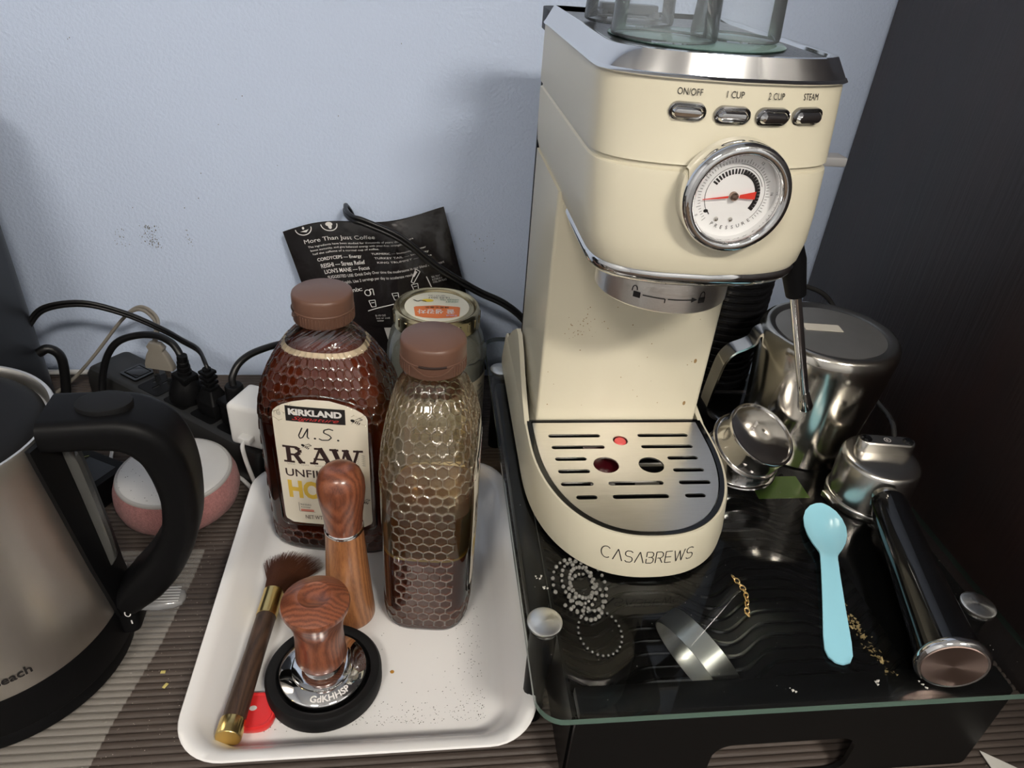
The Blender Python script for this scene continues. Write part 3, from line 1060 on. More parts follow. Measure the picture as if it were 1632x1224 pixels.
# blue spoon
sp = thing('spoon', 'light blue plastic spoon lying on the glass', 'spoon', (.2700, -.3900, GZ))
SPM = mat('pale_blue_plastic', (.345, .71, .85), .18, coat=.2)
tip = Vector((.2975, -.3275, 0)); end = Vector((.2432, -.4605, 0))
ax = (end - tip).normalized(); sd = Vector((-ax.y, ax.x, 0))
Ln = (end - tip).length
ts = [0, .012, .04, .09, .15, .21, .27, .32, .36, .385, .41, .5, .7, .88, .95, .985, 1.0]
ws = [.0010, .0048, .0092, .0130, .0149, .0147, .0130, .0102, .0073, .0060, .0058, .0060, .0070, .0082, .0080, .0062, .0030]
dp = [0, .0006, .0016, .0030, .0040, .0042, .0036, .0024, .0012, .0004, 0, 0, 0, 0, 0, 0, 0]
rings = []
m = 16
for t, w, d in zip(ts, ws, dp):
    lift = .0052 - .0032 * max(0, (t - .40)) / .6 if t > .36 else .0052
    c = tip + ax * (t * Ln)
    topr, botr = [], []
    for i in range(m + 1):
        q = -1 + 2 * i / m
        z = lift - d * (1 - q * q) + (.0006 * (abs(q) ** 4) if t > .38 else 0)
        topr.append(c + sd * (q * w) + Vector((0, 0, GZ + z)))
        botr.append(c + sd * (q * w) + Vector((0, 0, GZ + z - .0012)))
    rings.append(topr + botr[::-1])
make('spoon_body', *loft(rings), SPM, sp, 60, world=True)

# cords at the right
tag(make('power_cable', *tube([(.345, -.100, .172), (.367, -.10, .1645), (.390, -.10, .156), (.406, -.105, .14), (.413, -.15, .112), (.4135, -.195, .096), (.411, -.222, .0955), (.402, -.246, .0955), (.399, -.27, .06), (.400, -.29, .004)], .0024, 8, 6),
         mat('smoky_cord', (.035, .034, .033), .25), None, 60), 'dark thin cable running down between the pitcher and the cabinet', 'cable')

ps = thing('paper_scrap', 'small white paper corner on the desk at the foot of the cabinet', 'paper', (.3690, -.4790, .0006), rz=.5)
make('paper', [(-.012, -.016, 0), (.012, -.016, .0004), (0, .008, .0008), (-.012, -.016, .0004), (.012, -.016, .0008), (0, .008, .0012)], [(0, 1, 2), (3, 4, 5), (0, 1, 4, 3), (1, 2, 5, 4), (2, 0, 3, 5)], mat('scrap_paper', (.6, .58, .54), .8), ps, 0)

# ================================================================== KETTLE
KX, KY = -.277, -.362
kt = thing('electric_kettle', 'brushed steel electric kettle with black handle and black base at the left edge', 'kettle', (KX, KY, .0016))
make('power_base', *lathe([(0, 0), (.0735, 0), (.0755, .002), (.0755, .010), (.0740, .0125), (0, .0125)], 72), BLACK, kt)
make('skirt', *lathe([(0, .0130), (.0765, .0130), (.0780, .015), (.0782, .036), (.0775, .0440), (0, .0440)], 72), BLACK, kt)
body = make('body', *lathe([(0, .0440), (.0772, .0440), (.0775, .0470), (.0760, .080), (.0725, .140), (.0700, .176), (.0695, .1850), (.0685, .1868), (.0670, .1868), (.0655, .1845), (.0650, .178), (0, .178)], 96), STEEL_DK, kt, 45)
lid = make('lid', *lathe([(0, .1905), (.030, .1900), (.052, .1880), (.0600, .1855), (.0635, .1810), (.0640, .1770), (0, .1770)], 72), BLACK_M, kt)
make('lid_ring', *lathe([(.0385, .1896), (.0392, .1905), (.0380, .1908), (.0372, .1900), (.0385, .1896)], 60), STEEL_POL, lid, label='thin steel ring')
AZ = math.radians(4)
KR = RZ(AZ)


def rsec(c, tdir, nd, w, t, r):
    """rounded-rectangle section: width along tangential y, thickness along nd"""
    return [tuple(Vector(c) + Vector((0, 1, 0)) * y + nd * x for x, y in [q])[0] for q in rrect(0, 0, t / 2, w / 2, r, 4)]


cl = [(.0705, .1880, .0200, .039), (.082, .1880, .0200, .039), (.096, .1878, .0205, .038), (.112, .1858, .0225, .037), (.1235, .1765, .0245, .035), (.1292, .1600, .0235, .033),
      (.1305, .134, .021, .031), (.1255, .106, .021, .030), (.1130, .081, .023, .030), (.098, .062, .024, .030), (.082, .046, .020, .028)]
cp = catmull([(a, 0, b) for a, b, _, _ in cl], 4)
tt = np.interp(np.linspace(0, 1, len(cp)), np.linspace(0, 1, len(cl)), [q[2] for q in cl])
ww = np.interp(np.linspace(0, 1, len(cp)), np.linspace(0, 1, len(cl)), [q[3] for q in cl])
rings = []
for i, q in enumerate(cp):
    t = (cp[min(i + 1, len(cp) - 1)] - cp[max(i - 1, 0)]).normalized()
    nd = Vector((t.z, 0, -t.x))
    rings.append([q + nd * float(x) + Vector((0, float(y), 0)) for x, y in rrect(0, 0, float(tt[i]) / 2, float(ww[i]) / 2, .0072, 4)])
hnd = make('handle', *xf(loft(rings), KR), BLACK, kt, 50)
make('lid_button', *xf(loft([[(x, y, z) for x, y in ell2d(.1010, 0, rx, ry, 32)] for rx, ry, z in ((.0145, .0105, .1960), (.0150, .0110, .1995), (.0147, .0107, .2010), (.0130, .0090, .2016))]), KR), BLACK_M, hnd)
# spine on the body under the handle
rings = []
for z in np.linspace(.040, .1855, 10):
    r = float(np.interp(z, [.044, .047, .08, .14, .176, .1855], [.0772, .0775, .076, .0725, .070, .0695]))
    hw = float(np.interp(z, [.04, .09, .1855], [.16, .24, .34]))
    a_ = np.linspace(-hw, hw, 10)
    rings.append([((r + .0030) * math.cos(a), (r + .0030) * math.sin(a), z) for a in a_] + [((r - .001) * math.cos(a), (r - .001) * math.sin(a), z) for a in a_[::-1]])
sp_ = make('spine', *xf(loft(rings), KR), BLACK, kt, 40)
rings = []
for z, e in ((.176, .0015), (.172, .0045), (.160, .0062), (.130, .0060), (.100, .0055), (.082, .0045), (.078, .002)):
    r = float(np.interp(z, [.044, .08, .14, .176], [.0772, .076, .0725, .070]))
    rings.append([(r + .0020 + e * a, b, z) for a, b in ((0, .0036), (.75, .0036), (1, .0026), (1, -.0026), (.75, -.0036), (0, -.0036))])
make('water_window', *xf(loft(rings), RZ(AZ)), mat('grey_clear_window', (.09, .09, .085), .15, trans=.2), sp_, 40, label='grey see-through water gauge')
boss = make('switch_boss', *xf(loft([[(x, y, z) for x, y in rrect(.0800, -.001, hx, .0105, .005, 4)] for hx, z in ((.007, .022), (.0085, .027), (.0085, .045), (.006, .050))]), KR), BLACK, kt)
lever = [(x, y, z) for x, y, z in ((0, 0, 0),)]
make('switch_lever', *xf(loft([[(x, y, z) for y, z in rrect(0, 0, hy, hz, min(hz * .9, .003), 3)] for x, hy, hz in ((.080, .0085, .0032), (.095, .0088, .0036), (.105, .0080, .0034), (.1105, .0055, .0024), (.112, .002, .001))]), RZ(AZ + .02) @ T(.004, .0005, .0465) @ RY(.10)),
     mat('clear_lever', (.36, .36, .36), .14, trans=.45, coat=.5), kt, 40, label='clear ribbed switch lever')
for i in range(6):
    y = -.006 + i * .0024
    make('lever_rib', *xf(rbox(.086, .1085, y - .0004, y + .0004, .0035, .0043, .0002, 1), RZ(AZ + .02) @ T(.004, .0005, .0465) @ RY(.10)), mat('clear_rib', (.42, .42, .42), .15), kt)


def onboss(x, z):
    return tuple(KR @ Vector((.0800 + x, -.01165, z)))


printed('switch_marks', [stroke2d([(.003 + .0017 * math.cos(a), .0405 + .0026 * math.sin(a)) for a in np.linspace(0, 2 * PI, 17)], .0007), stroke2d([(.004, .0305), (.004, .0340)], .0009)],
        onboss, PRINT_W, boss)


def onkettle(s, z):
    a = math.radians(-49) + s / .0768
    r = float(np.interp(z, [.044, .047, .08], [.0772, .0775, .076])) + .0003
    return (r * math.cos(a), r * math.sin(a), z)


printed('brand_lettering', [tbox('Hamilton Beach', -.0255, .0585, .0545, .0062, bold=.02)], onkettle, PRINT, body)

# tall dark appliance at the very left
ap = thing('black_appliance', 'tall matte black appliance cut off by the left edge behind the kettle', 'appliance', (-.4725, -.135, .0006))
APM = mat('black_appliance_shell', (.016, .017, .020), .45)
make('shell', *loft([[(x, y, z) for x, y in rrect(0, 0, hx, hy, .035, 8)] for hx, hy, z in ((.104, .084, .004), (.109, .089, .008), (.1095, .0895, .20), (.106, .086, .31), (.095, .075, .325))]), APM, ap)
make('base_ring', *loft([[(x, y, z) for x, y in rrect(0, 0, hx, hy, .03, 6)] for hx, hy, z in ((.100, .080, 0), (.100, .080, .006))]), BLACK, ap)
make('top_lid', *loft([[(x, y, z) for x, y in rrect(0, 0, hx, hy, .03, 6)] for hx, hy, z in ((.090, .070, .3245), (.088, .068, .335), (.07, .05, .340))]), BLACK, ap)

# ================================================================== POWER STRIP AND PLUGS
SA = math.radians(-36.9)
SX, SY = -.2035, -.1255
st = thing('power_strip', 'black power strip lying diagonally along the wall behind the speaker', 'power strip', (SX, SY, .0006), SA)
STM = mat('black_strip_plastic', (.020, .020, .020), .45)
make('body', *loft([[(x, y, z) for x, y in rrect(-.0305, 0, hx, hy, .006, 4)] for hx, hy, z in ((.1225, .0225, 0), (.1245, .0245, .003), (.1235, .0240, .030), (.1205, .0215, .0365), (.1175, .019, .038))]), STM, st)
OUT = [-.028, .010, .046, .072]
for k, ox in enumerate([-.066] + OUT):
    pv, pf = plate([rrect(ox, 0, .0150, .0160, .003, 3), rrect(ox, -.0055, .0014, .0038, .0004, 1), rrect(ox, .0055, .0014, .0038, .0004, 1), ell2d(ox - .0085, 0, .0024, .0024, 10)], .0008)
    make('socket', [(x, y, z + .0378) for x, y, z in pv], pf, BLACK, st, 30)
make('switch', *rbox(-.1100, -.0920, -.008, .008, .037, .0405, .0012), BLACK_G, st)
make('switch_frame', *(lambda pv, pf: ([(x, y, z + .0376) for x, y, z in pv], pf))(*plate([rrect(-.101, 0, .0125, .0115, .002, 3), rrect(-.101, 0, .0098, .0088, .001, 2)], .0024)), BLACK_G, st)


def sw(x, y, z):   # strip coordinates to world
    return tuple(Vector((SX, SY, .0006)) + RZ(SA) @ Vector((x, y, z)))


def plug(name, label, ox, lean, m, kind='round', loc_y=0.0, lift=0.0):
    t = thing(name, label, 'plug', sw(ox, loc_y, .0388 + lift), group=None, rot=(lean[0], lean[1], SA + lean[2]))
    if kind == 'round':
        make('shell', *lathe([(0, 0), (.0150, 0), (.0162, .003), (.0158, .010), (.0120, .020), (.0080, .026), (0, .026)], 28), m, t, 50)
        make('collar', *rbox(-.0095, .0095, -.0085, .0085, .0205, .0290, .002), m, t)
        for i in range(4):
            make('strain_relief', *lathe([(0, .0288 + i * .0050), (.0066 - i * .0006, .0288 + i * .0050), (.0066 - i * .0006, .0318 + i * .0050), (.0045, .0326 + i * .005), (.0045, .0338 + i * .005), (0, .0338 + i * .005)], 16), m, t, 40)
    elif kind == 'block':
        make('shell', *rbox(-.0125, .0125, -.0105, .0105, 0, .0160, .003), m, t)
        make('neck', *loft([[(x, y, z) for x, y in rrect(0, 0, hx, hy, .002, 3)] for hx, hy, z in ((.0125, .0105, .0155), (.0085, .0075, .023), (.0070, .0062, .027))]), m, t)
        for i in range(4):
            make('strain_relief', *rbox(-.0062, .0062, -.0056, .0056, .0265 + i * .0052, .0300 + i * .0052, .001), m, t)
        make('core', *lathe([(0, .026), (.0042, .026), (.0038, .048), (0, .048)], 12), m, t)
    elif kind == 'short':
        make('shell', *rbox(-.0120, .0120, -.0105, .0105, 0, .0240, .0035), m, t)
        make('ridge', *rbox(-.0128, .0128, -.0112, .0112, .0220, .0280, .002), m, t)
        make('cap', *lathe([(0, .0275), (.0080, .0275), (.0080, .0410), (.0070, .0425), (0, .0425)], 24), m, t)
    elif kind == 'flat':
        make('shell', *loft([[(x, y, z) for x, y in rrect(0, 0, hx, hy, .002, 3)] for hx, hy, z in ((.0040, .0145, .0), (.0040, .0145, .004), (.0038, .0110, .014), (.0036, .0075, .020), (.0036, .0090, .0235), (.0030, .0060, .028))]), m, t)
        for s in (-1, 1):
            make('prong', *box(-.0032, .0032, s * .0063 - .0007, s * .0063 + .0007, -.017, .0005), STEEL_POL, t)
    return t


GREYP = mat('grey_plug_plastic', (.22, .20, .17), .45)
pA = plug('power_plug', 'fat round black plug with ridged neck and low arching cord, nearest the grey plug', OUT[0] + .002, (.0, .08, 0), BLACK, 'round')
pB = plug('power_plug', 'square ridged black plug in the middle of the strip with a long high-arching cord', OUT[1] + .003, (.02, -.02, 0), BLACK, 'block')
pC = plug('power_plug', 'smooth black plug with round cap beside the white charger', OUT[2] - .002, (0, .02, 0), BLACK, 'short')
pG = plug('power_plug', 'flat grey two-prong plug half pulled out of the power strip', -.0660, (.0, 0, math.radians(-68)), GREYP, 'flat', .004, .0170)
# white charger
cgx = OUT[3] + .004
cg = thing('usb_charger', 'white cube charger in the power strip behind the full honey bottle', 'charger', sw(cgx, -.002, .0388), rz=SA + .25)
make('block', *rbox(-.0200, .0200, -.0185, .0185, 0, .0430, .0045, 3), WHITE_PL, cg)
make('usb_plug', *rbox(-.006, .006, -.0260, -.0180, .010, .0160, .001), WHITE_PL, cg)
# cords, each a part of its plug
make('cord', *tube([(-.2225, -.1105, .084), (-.2265, -.106, .0905), (-.2330, -.101, .0955), (-.247, -.093, .0975), (-.266, -.087, .0945), (-.285, -.085, .087), (-.2975, -.085, .073), (-.3065, -.086, .052), (-.311, -.09, .03), (-.313, -.10, .01), (-.32, -.13, .005)], .0034, 10, 6), CORD, pA, 60, True)
pb = sw(OUT[1] + .003, 0, .084)
cA = [pb, (pb[0] - .003, pb[1] + .004, pb[2] + .006), (-.206, -.112, .0950), (-.225, -.095, .0955), (-.2460, -.080, .0985), (-.280, -.070, .1095), (-.316, -.068, .1187), (-.350, -.068, .1135), (-.3655, -.072, .100), (-.371, -.085, .085)]
make('cord', *merge(tube(cA, .0019, 8, 6), tube([(x + .0008, y, z - .0034) for x, y, z in cA], .0019, 8, 6)), CORD, pB, 60, True)
pc = sw(OUT[2] - .002, 0, .080)
make('cord', *tube([pc, (pc[0], pc[1] + .003, pc[2] + .008), (pc[0] + .006, pc[1] + .012, pc[2] + .0175), (pc[0] + .019, pc[1] + .025, .1020), (-.125, -.110, .101), (-.1, -.095, .09), (-.085, -.09, .05), (-.08, -.09, .005)], .0032, 10, 6), CORD, pC, 60, True)
pg = sw(-.0660, .004, .083)
cG = [pg, (pg[0] + .001, pg[1] + .008, pg[2] + .008), (pg[0] - .002, pg[1] + .022, .0985), (-.2680, -.050, .1040), (-.281, -.045, .1010), (-.298, -.043, .0855), (-.329, -.045, .0490), (-.352, -.050, .0250), (-.372, -.060, .0100)]
make('cord', *merge(tube(cG, .0017, 8, 6), tube([(x - .0022, y - .0012, z - .0024) for x, y, z in cG], .0017, 8, 6)), GREYP, pG, 60, True)
make('cord', *tube([(-.3605, -.083, .072), (-.352, -.08, .075), (-.3445, -.078, .065), (-.3460, -.080, .040), (-.351, -.085, .012), (-.353, -.10, .005)], .0044, 10, 8), CORD, ap, 60, True)
wc = [tuple(Vector(sw(cgx, -.002, .0388)) + RZ(SA + .25) @ Vector(v)) for v in ((0, -.0255, .013), (.002, -.031, .010), (.006, -.033, -.006))]
make('cable', *tube(wc + [(-.1460, -.2080, .010), (-.150, -.2030, .003), (-.163, -.188, .003), (-.18, -.170, .003)], .0019, 8, 6), WHITE_PL, cg, 60, True)
# cable by the wall
tag(make('wall_cable', *tube([(-.44, -.012, .006), (-.38, -.011, .006), (-.36, -.011, .006), (-.335, -.012, .005)], .003, 8), WHITE_PL, None, 60), 'thin white cable along the foot of the wall', 'cable')
# black brick seen through the kettle handle
br = thing('power_adapter', 'small black power adapter seen through the kettle handle', 'adapter', (-.288, -.1950, .0008), rz=-.5)
make('case', *rbox(-.030, .030, -.019, .019, 0, .026, .003), BLACK, br)
make('label_plate', *rbox(-.006, .024, -.014, .010, .026, .0264, .0001, 1), BLACK_G, br)
printed('mark', [stroke2d([(-.022, .004), (-.019, .009), (-.017, .004), (-.014, .010), (-.012, .006), (-.008, .011)], .0007)], lambda x, y: (x, y, .0263), mat('green_print', (.45, .50, .15), .5), br)

# ================================================================== SMART SPEAKER
spk = thing('smart_speaker', 'round smart speaker with pink fabric side and white top, behind the kettle', 'speaker', (-.2065, -.2185, .0006))
PINK = mat('pink_knit', (.52, .23, .215), .85, sheen=.15, noise=(420, .5, (.31, .13, .125)), bump=(900, .6))
make('fabric', *lathe([(0, 0), (.030, 0), (.040, .003), (.0470, .011), (.0492, .020), (.0485, .029), (.0465, .0350), (.0450, .0375)], 72), PINK, spk, 60)
make('trim_ring', *lathe([(.0452, .0372), (.0452, .0388), (.0440, .0398), (.0428, .0396)], 72), mat('grey_trim', (.45, .43, .41), .4), spk, 60)
make('top', *lathe([(0, .0402), (.030, .0401), (.0420, .0399), (.0432, .0392), (.0432, .037), (0, .037)], 72), mat('dusty_white', (.66, .64, .61), .5, noise=(30, .6, (.70, .69, .67))), spk, 60)
V, F = [], []
rnd = random.Random(8)
for i in range(60):
    a, r = rnd.uniform(2.2, 4.6), .043 * math.sqrt(rnd.random()); s = rnd.uniform(.0002, .0005); k = len(V)
    for j in range(4): V.append((r * math.cos(a) + s * math.cos(j * 1.57), r * math.sin(a) + s * math.sin(j * 1.57), .0405))
    F.append((k, k + 1, k + 2, k + 3))
make('dust_specks', V, F, PRINT, spk, 0)['kind'] = 'stuff'
ua = math.radians(150)
ux = Vector((math.cos(ua), math.sin(ua), 0))
sc_ = thing('speaker_cable', 'white plug and cable at the back of the smart speaker', 'cable', tuple(Vector((-.2065, -.2185, .0185)) + ux * .0495))
make('plug', *tube([(0, 0, 0), tuple(ux * .010), tuple(ux * .013), tuple(ux * .020)], [.0038, .0038, .0026, .0024], 12), WHITE_PL, sc_)
make('wire', *tube([tuple(ux * .019), tuple(ux * .026 + Vector((0, .001, -.004))), tuple(ux * .033 + Vector((-.004, .006, -.0155))), (-.040, .050, -.0160)], .0017, 8, 6), WHITE_PL, sc_, 60)

# ================================================================== COFFEE POUCH AND ITS CORD
PA = math.radians(10)
po = thing('coffee_pouch', 'crumpled black coffee pouch with white print leaning against the wall', 'pouch', (-.0900, -.040, .002))
PW, PH = .1600, .1720


def pouch(u, v, side=-1, off=0.0):
    """u across 0..1, v up 0..1"""
    x = (u - 0) * PW
    bul = math.sin(PI * min(1, max(0, u))) ** .7 * math.sin(PI * min(1, max(0, v)) * .93 + .1) ** .8
    crk = .0018 * math.sin(9 * u + 5 * v) * math.sin(7 * v - 4 * u + 1) + .0010 * math.sin(23 * u - 9 * v)
    d = .0095 * bul + crk * min(1, 6 * u * (1 - u)) * min(1, 6 * v * (1.05 - v))
    yb = .0270 * v
    topw = .0045 * math.sin(7 * u) * v ** 3
    X = x * math.cos(PA) - v * PH * .285
    Z = x * math.sin(PA) + v * PH * math.cos(PA) + topw
    return (X, yb + side * d * (1 if side < 0 else .35) + (-off if side < 0 else off), Z)


NU, NV = 44, 40
fr_ = [[pouch(i / NU, j / NV) for i in range(NU + 1)] for j in range(NV + 1)]
bk_ = [[pouch(i / NU, j / NV, 1) for i in range(NU + 1)] for j in range(NV + 1)]
V = [p for r in fr_ for p in r] + [p for r in bk_ for p in r]
F = []
o2 = (NU + 1) * (NV + 1)
for j in range(NV):
    for i in range(NU):
        a = j * (NU + 1) + i
        F.append((a, a + 1, a + NU + 2, a + NU + 1)); F.append((o2 + a, o2 + a + NU + 1, o2 + a + NU + 2, o2 + a + 1))
make('bag', V, F, mat('black_foil_film', (.010, .008, .0085), .24, spec=.6, coat=.15, bump=(38, .9)), po, 180)
PP = []
PP2 = []


def pl_(txt, u, d, h, left=True, w=None, **k):
    # d = distance below the top edge in metres
    PP.append(tbox(txt, u * PW, PH - d, w, h, left=left, **k))


pl_('More Than Just Coffee', .105, .0165, .0054, w=.070)
for i, (s, w) in enumerate((('The ingredients have been studied for thousands of years: they support', .105), ('boost immunity, and give balanced energy with jitter-free strength. With', .100), ('half the caffeine of a normal cup of coffee.', .066))):
    pl_(s, .118 + .008 * i, .0222 + .0038 * i, .0026, w=w)
pl_('CORDYCEPS — Energy', .150, .0365, .0044, w=.044, bold=.01)
pl_('REISHI — Stress Relief', .160, .0430, .0044, w=.044, bold=.01)
pl_("LION'S MANE — Focus", .170, .0495, .0044, w=.045, bold=.01)
for i, s in enumerate(('TURMERIC — Immunity Booster', 'TURKEY TAIL — Immunity', 'KING TRUMPET — Fights')):
    pl_(s, .49 + .01 * i, .0352 + .0050 * i, .0028, w=.055)
pl_('SUGGESTED USE: Drink Daily Over time the mushrooms in our blend will support', .180, .0562, .0040, w=.118)
pl_('optimal health. Use 2 servings per day to accelerate results.', .190, .0628, .0040, w=.085)
pl_('To mix:', .23, .0715, .0046, w=.022, bold=.01)
# rule, cups and captions
PP.append(stroke2d([(.36 * PW, PH - .0980), (.800 * PW, PH - .0830), (.785 * PW, PH - .0680)], .0010))


def cupicon(cx, cy, s):
    PP.append(stroke2d([(cx - s, cy + s * 1.2), (cx - .7 * s, cy - s * 1.2), (cx + .7 * s, cy - s * 1.2), (cx + s, cy + s * 1.2), (cx - s, cy + s * 1.2)], .0007))
    PP.append(stroke2d([(cx - .5 * s, cy + .3 * s), (cx + .5 * s, cy + .3 * s)], .0007))


cupicon(.405 * PW, PH - .0900, .0032); cupicon(.565 * PW, PH - .0835, .0032); cupicon(.700 * PW, PH - .0775, .0032)
PP.append(stroke2d([(.395 * PW + .0030 * math.cos(a), PH - .0770 + .0034 * math.sin(a)) for a in np.linspace(0, 2 * PI, 13)], .0008))
PP.append(stroke2d([(.408 * PW, PH - .0800), (.412 * PW, PH - .0735), (.432 * PW, PH - .0735), (.429 * PW, PH - .0805)], .0008))
bx, by = .715 * PW, PH - .0640
PP.append(stroke2d([(bx - .005, by - .0065), (bx - .003, by - .0085), (bx + .0065, by + .003), (bx + .003, by + .007), (bx - .005, by - .0065)], .0008))
PP.append(stroke2d([(bx - .0015, by - .001), (bx + .003, by + .004)], .0022))
for k, (s, u, d) in enumerate((('8-10 OZ\nhot or cold\nwater', .395, .1080), ('Enjoy hot\nor cold', .600, .0975), ('NON-DAIRY\nCREAMER', .635, .1130), ('SEAL TIGHT\n& STORE IN A\nCOOL, DRY PLACE', .815, .0730))):
    PP.append(tbox(s, u * PW, PH - d, .014, .0085, left=True))
for cx, cy in ((.125, .0035), (.285, .0030)):
    PP.append(stroke2d([(cx * PW + .0078 * math.cos(a), PH + .0010 - cy + .0066 * math.sin(a)) for a in np.linspace(PI * .98, PI * 2.02, 17)], .0009))
PP.append(poly2d([(.125 * PW - .004, PH - .0052), (.125 * PW + .005, PH - .0042), (.125 * PW + .002, PH - .0068)]))
PP.append(poly2d(ell2d(.285 * PW, PH - .0020, .0035, .0022, 10)))
PP.append(poly2d(ell2d(.287 * PW, PH - .0045, .0018, .0024, 10)))
PP.append(poly2d(ell2d(.125 * PW, PH - .0022, .0012, .0014, 8)))
onp = lambda x, y: pouch(x / PW, 1 - (PH - y) / PH * .88, -1, .0005)
# follow the crumples: subdivide long pieces by their own vertices
printed('white_print', PP, onp, PRINT_W, po)


def patch(name, u0, u1, v0, v1, off, m):
    V = [pouch(u0 + (u1 - u0) * i / 8, v0 + (v1 - v0) * j / 8, -1, off) for j in range(9) for i in range(9)]
    F = [(j * 9 + i, j * 9 + i + 1, j * 9 + i + 10, j * 9 + i + 9) for j in range(8) for i in range(8)]
    return make(name, V, F, m, po, 60)


fp = patch('facts_panel', .425, .595, .225, .385, .0005, mat('white_panel', (.70, .68, .66), .5))
printed('facts_lettering', [tbox('Facts', .455 * PW, .343 * PH, .0150, .0052, left=True), stroke2d([(.44 * PW, .305 * PH), (.58 * PW, .305 * PH)], .0005)], lambda x, y: pouch(x / PW, y / PH, -1, .0010), PRINT, po)

cB = [(-.066, -.0050, .170), (-.072, -.0060, .190), (-.0760, -.016, .2015), (-.0735, -.034, .2020), (-.0660, -.047, .2010), (-.0560, -.051, .1995), (-.0220, -.0525, .1845), (.0140, -.0530, .1560), (.0515, -.054, .1330), (.080, -.056, .1200), (.1000, -.060, .1050), (.112, -.07, .088)]
tag(make('machine_cord', *merge(tube(cB, .0021, 8, 8), tube([(x - .0006, y - .0010, z - .0036) for x, y, z in cB], .0021, 8, 8)), CORD, None, 60), 'black twin-core cord draped in front of the coffee pouch down to the machine', 'cord')

# ================================================================== TEA JAR
jr = thing('tea_jar', 'glass jar of ginger tea with a gold screw lid behind the bottles', 'jar', (.0115, -.1000, .0006))
JG = thin_glass('jar_glass', (.95, .97, .96), 1.5, .03, diffuse=.20, boost=.04, dcol=(.62, .63, .56))
jp = [(0, .0), (.0430, .0), (.0468, .004), (.0475, .012), (.0475, .085), (.0470, .095), (.0440, .108), (.0395, .117), (.0375, .121)]
make('glass', *lathe(jp, 64), JG, jr, 60)
make('inner_glass', *lathe([(r - .0035 if r > .004 else 0, z + (.004 if z < .01 else 0)) for r, z in jp], 48), JG, jr, 60)
make('tea_fill', *lathe([(0, .0060), (.0410, .0060), (.0430, .012), (.0430, .086), (.0415, .089), (0, .087)], 48), mat('pale_tea_paste', (.72, .66, .52), .45, noise=(60, .7, (.56, .50, .38))), jr, 60)
rings = []
for z in (.016, .072):
    rings.append([(.0478 * math.cos(a), .0478 * math.sin(a), z) for a in np.linspace(math.radians(-60), math.radians(75), 24)])
make('paper_label', *loft(rings, False, False, False), mat('cream_paper', (.70, .62, .45), .6), jr, 60)
jl = []
for i, (s, w) in enumerate((('TEA', .008), ('INGREDIENTS', .014), ('HONEY GINGER', .016), ('SUGAR WATER', .014), ('NET WT', .010))):
    jl.append(tbox(s, -.009, .064 - .006 * i, w, .0026, left=True))
printed('label_lettering', jl, lambda s, z: (.0481 * math.cos(math.radians(-25) + s / .0481), .0481 * math.sin(math.radians(-25) + s / .0481), z), PRINT, jr)
# embossed script on the glass
em_ = tube([(.0478 * math.cos(a), .0478 * math.sin(a), .0905 + .004 * math.sin(t * 9) + .002 * math.cos(t * 17)) for t, a in ((k / 40, math.radians(-55 + 70 * k / 40)) for k in range(41))], .0006, 6)
make('embossed_script', *em_, thin_glass('jar_emboss', (.75, .79, .77), 1.6, .05, boost=.2), jr, 60)
GLD = mat('gold_lid_metal', (.62, .53, .33), .22, 1.0)
ld = make('lid', *lathe([(0, .1350), (.0320, .1350), (.0330, .1343), (.0345, .1343), (.0365, .1368), (.0385, .1370), (.0400, .1355), (.0405, .1330), (.0405, .1230), (.0412, .1215), (.0412, .1205), (.0385, .1205), (.0385, .1300), (0, .1300)], 72), GLD, jr, 50)
for k in range(24):
    a = 2 * PI * k / 24
    make('lid_lug', *xf(rbox(.0398, .0412, -.0016, .0016, .1240, .1325, .0006, 1), RZ(a)), GLD, ld)
make('lid_sticker', *lathe([(0, .1356), (.0300, .1356), (.0302, .1351), (0, .1351)], 56), mat('lid_paper', (.76, .73, .60), .5), ld)
jrot = PI
onl = lambda h: (lambda x, y: (x * math.cos(jrot) - y * math.sin(jrot), x * math.sin(jrot) + y * math.cos(jrot), h))
ob = [(-.0200, .0205), (-.0130, .0235), (0, .0250), (.0130, .0235), (.0200, .0205), (.0215, .0030), (.0195, .0015), (0, -.0010), (-.0195, .0015), (-.0215, .0030)]
printed('orange_block', [poly2d(ob)], onl(.1358), mat('orange_print', (.75, .20, .06), .5), ld)
printed('lid_white_lettering', [tbox('꿀 생강차', .001, .0120, .034, .0090, bold=.02)], onl(.1360), PRINT_W, ld)
printed('lid_dark_lettering', [tbox('蜂蜜生薑茶', 0, .0035, .022, .0034), tbox('16.02.2027', -.002, -.0170, .020, .0036), tbox('NET WT 1.2KG', 0, -.0215, .016, .0022), stroke2d([(.010, -.0085), (.015, -.011), (.018, -.0085), (.022, -.012)], .0012)], onl(.1360), PRINT, ld)
printed('lid_green_lettering', [tbox('HONEY', -.0140, -.0085, .0120, .0030), tbox('GINGER TEA', -.0120, -.0128, .018, .0030)], onl(.1360), mat('dark_green_print', (.03, .16, .08), .5), ld)
printed('lid_lemon', [poly2d(ell2d(.0085, -.0110, .0055, .0032, 14))], onl(.1359), mat('yellow_print', (.80, .60, .06), .5), ld)
printed('lid_maker', [tbox('tea', -.0130, .0200, .010, .0030, shear=.2)], onl(.1361), mat('lilac_print', (.55, .45, .65), .5), ld)
# ================================================================== WHITE TRAY
TX, TY = -.0373, -.3308
tr = thing('serving_tray', 'white melamine tray with rounded corners holding the honey bottles and tools', 'tray', (TX, TY, .0006))


def tring(hx, hy, z, r): return [(x, y, z) for x, y in rrect(0, 0, hx, hy, r, 10)]


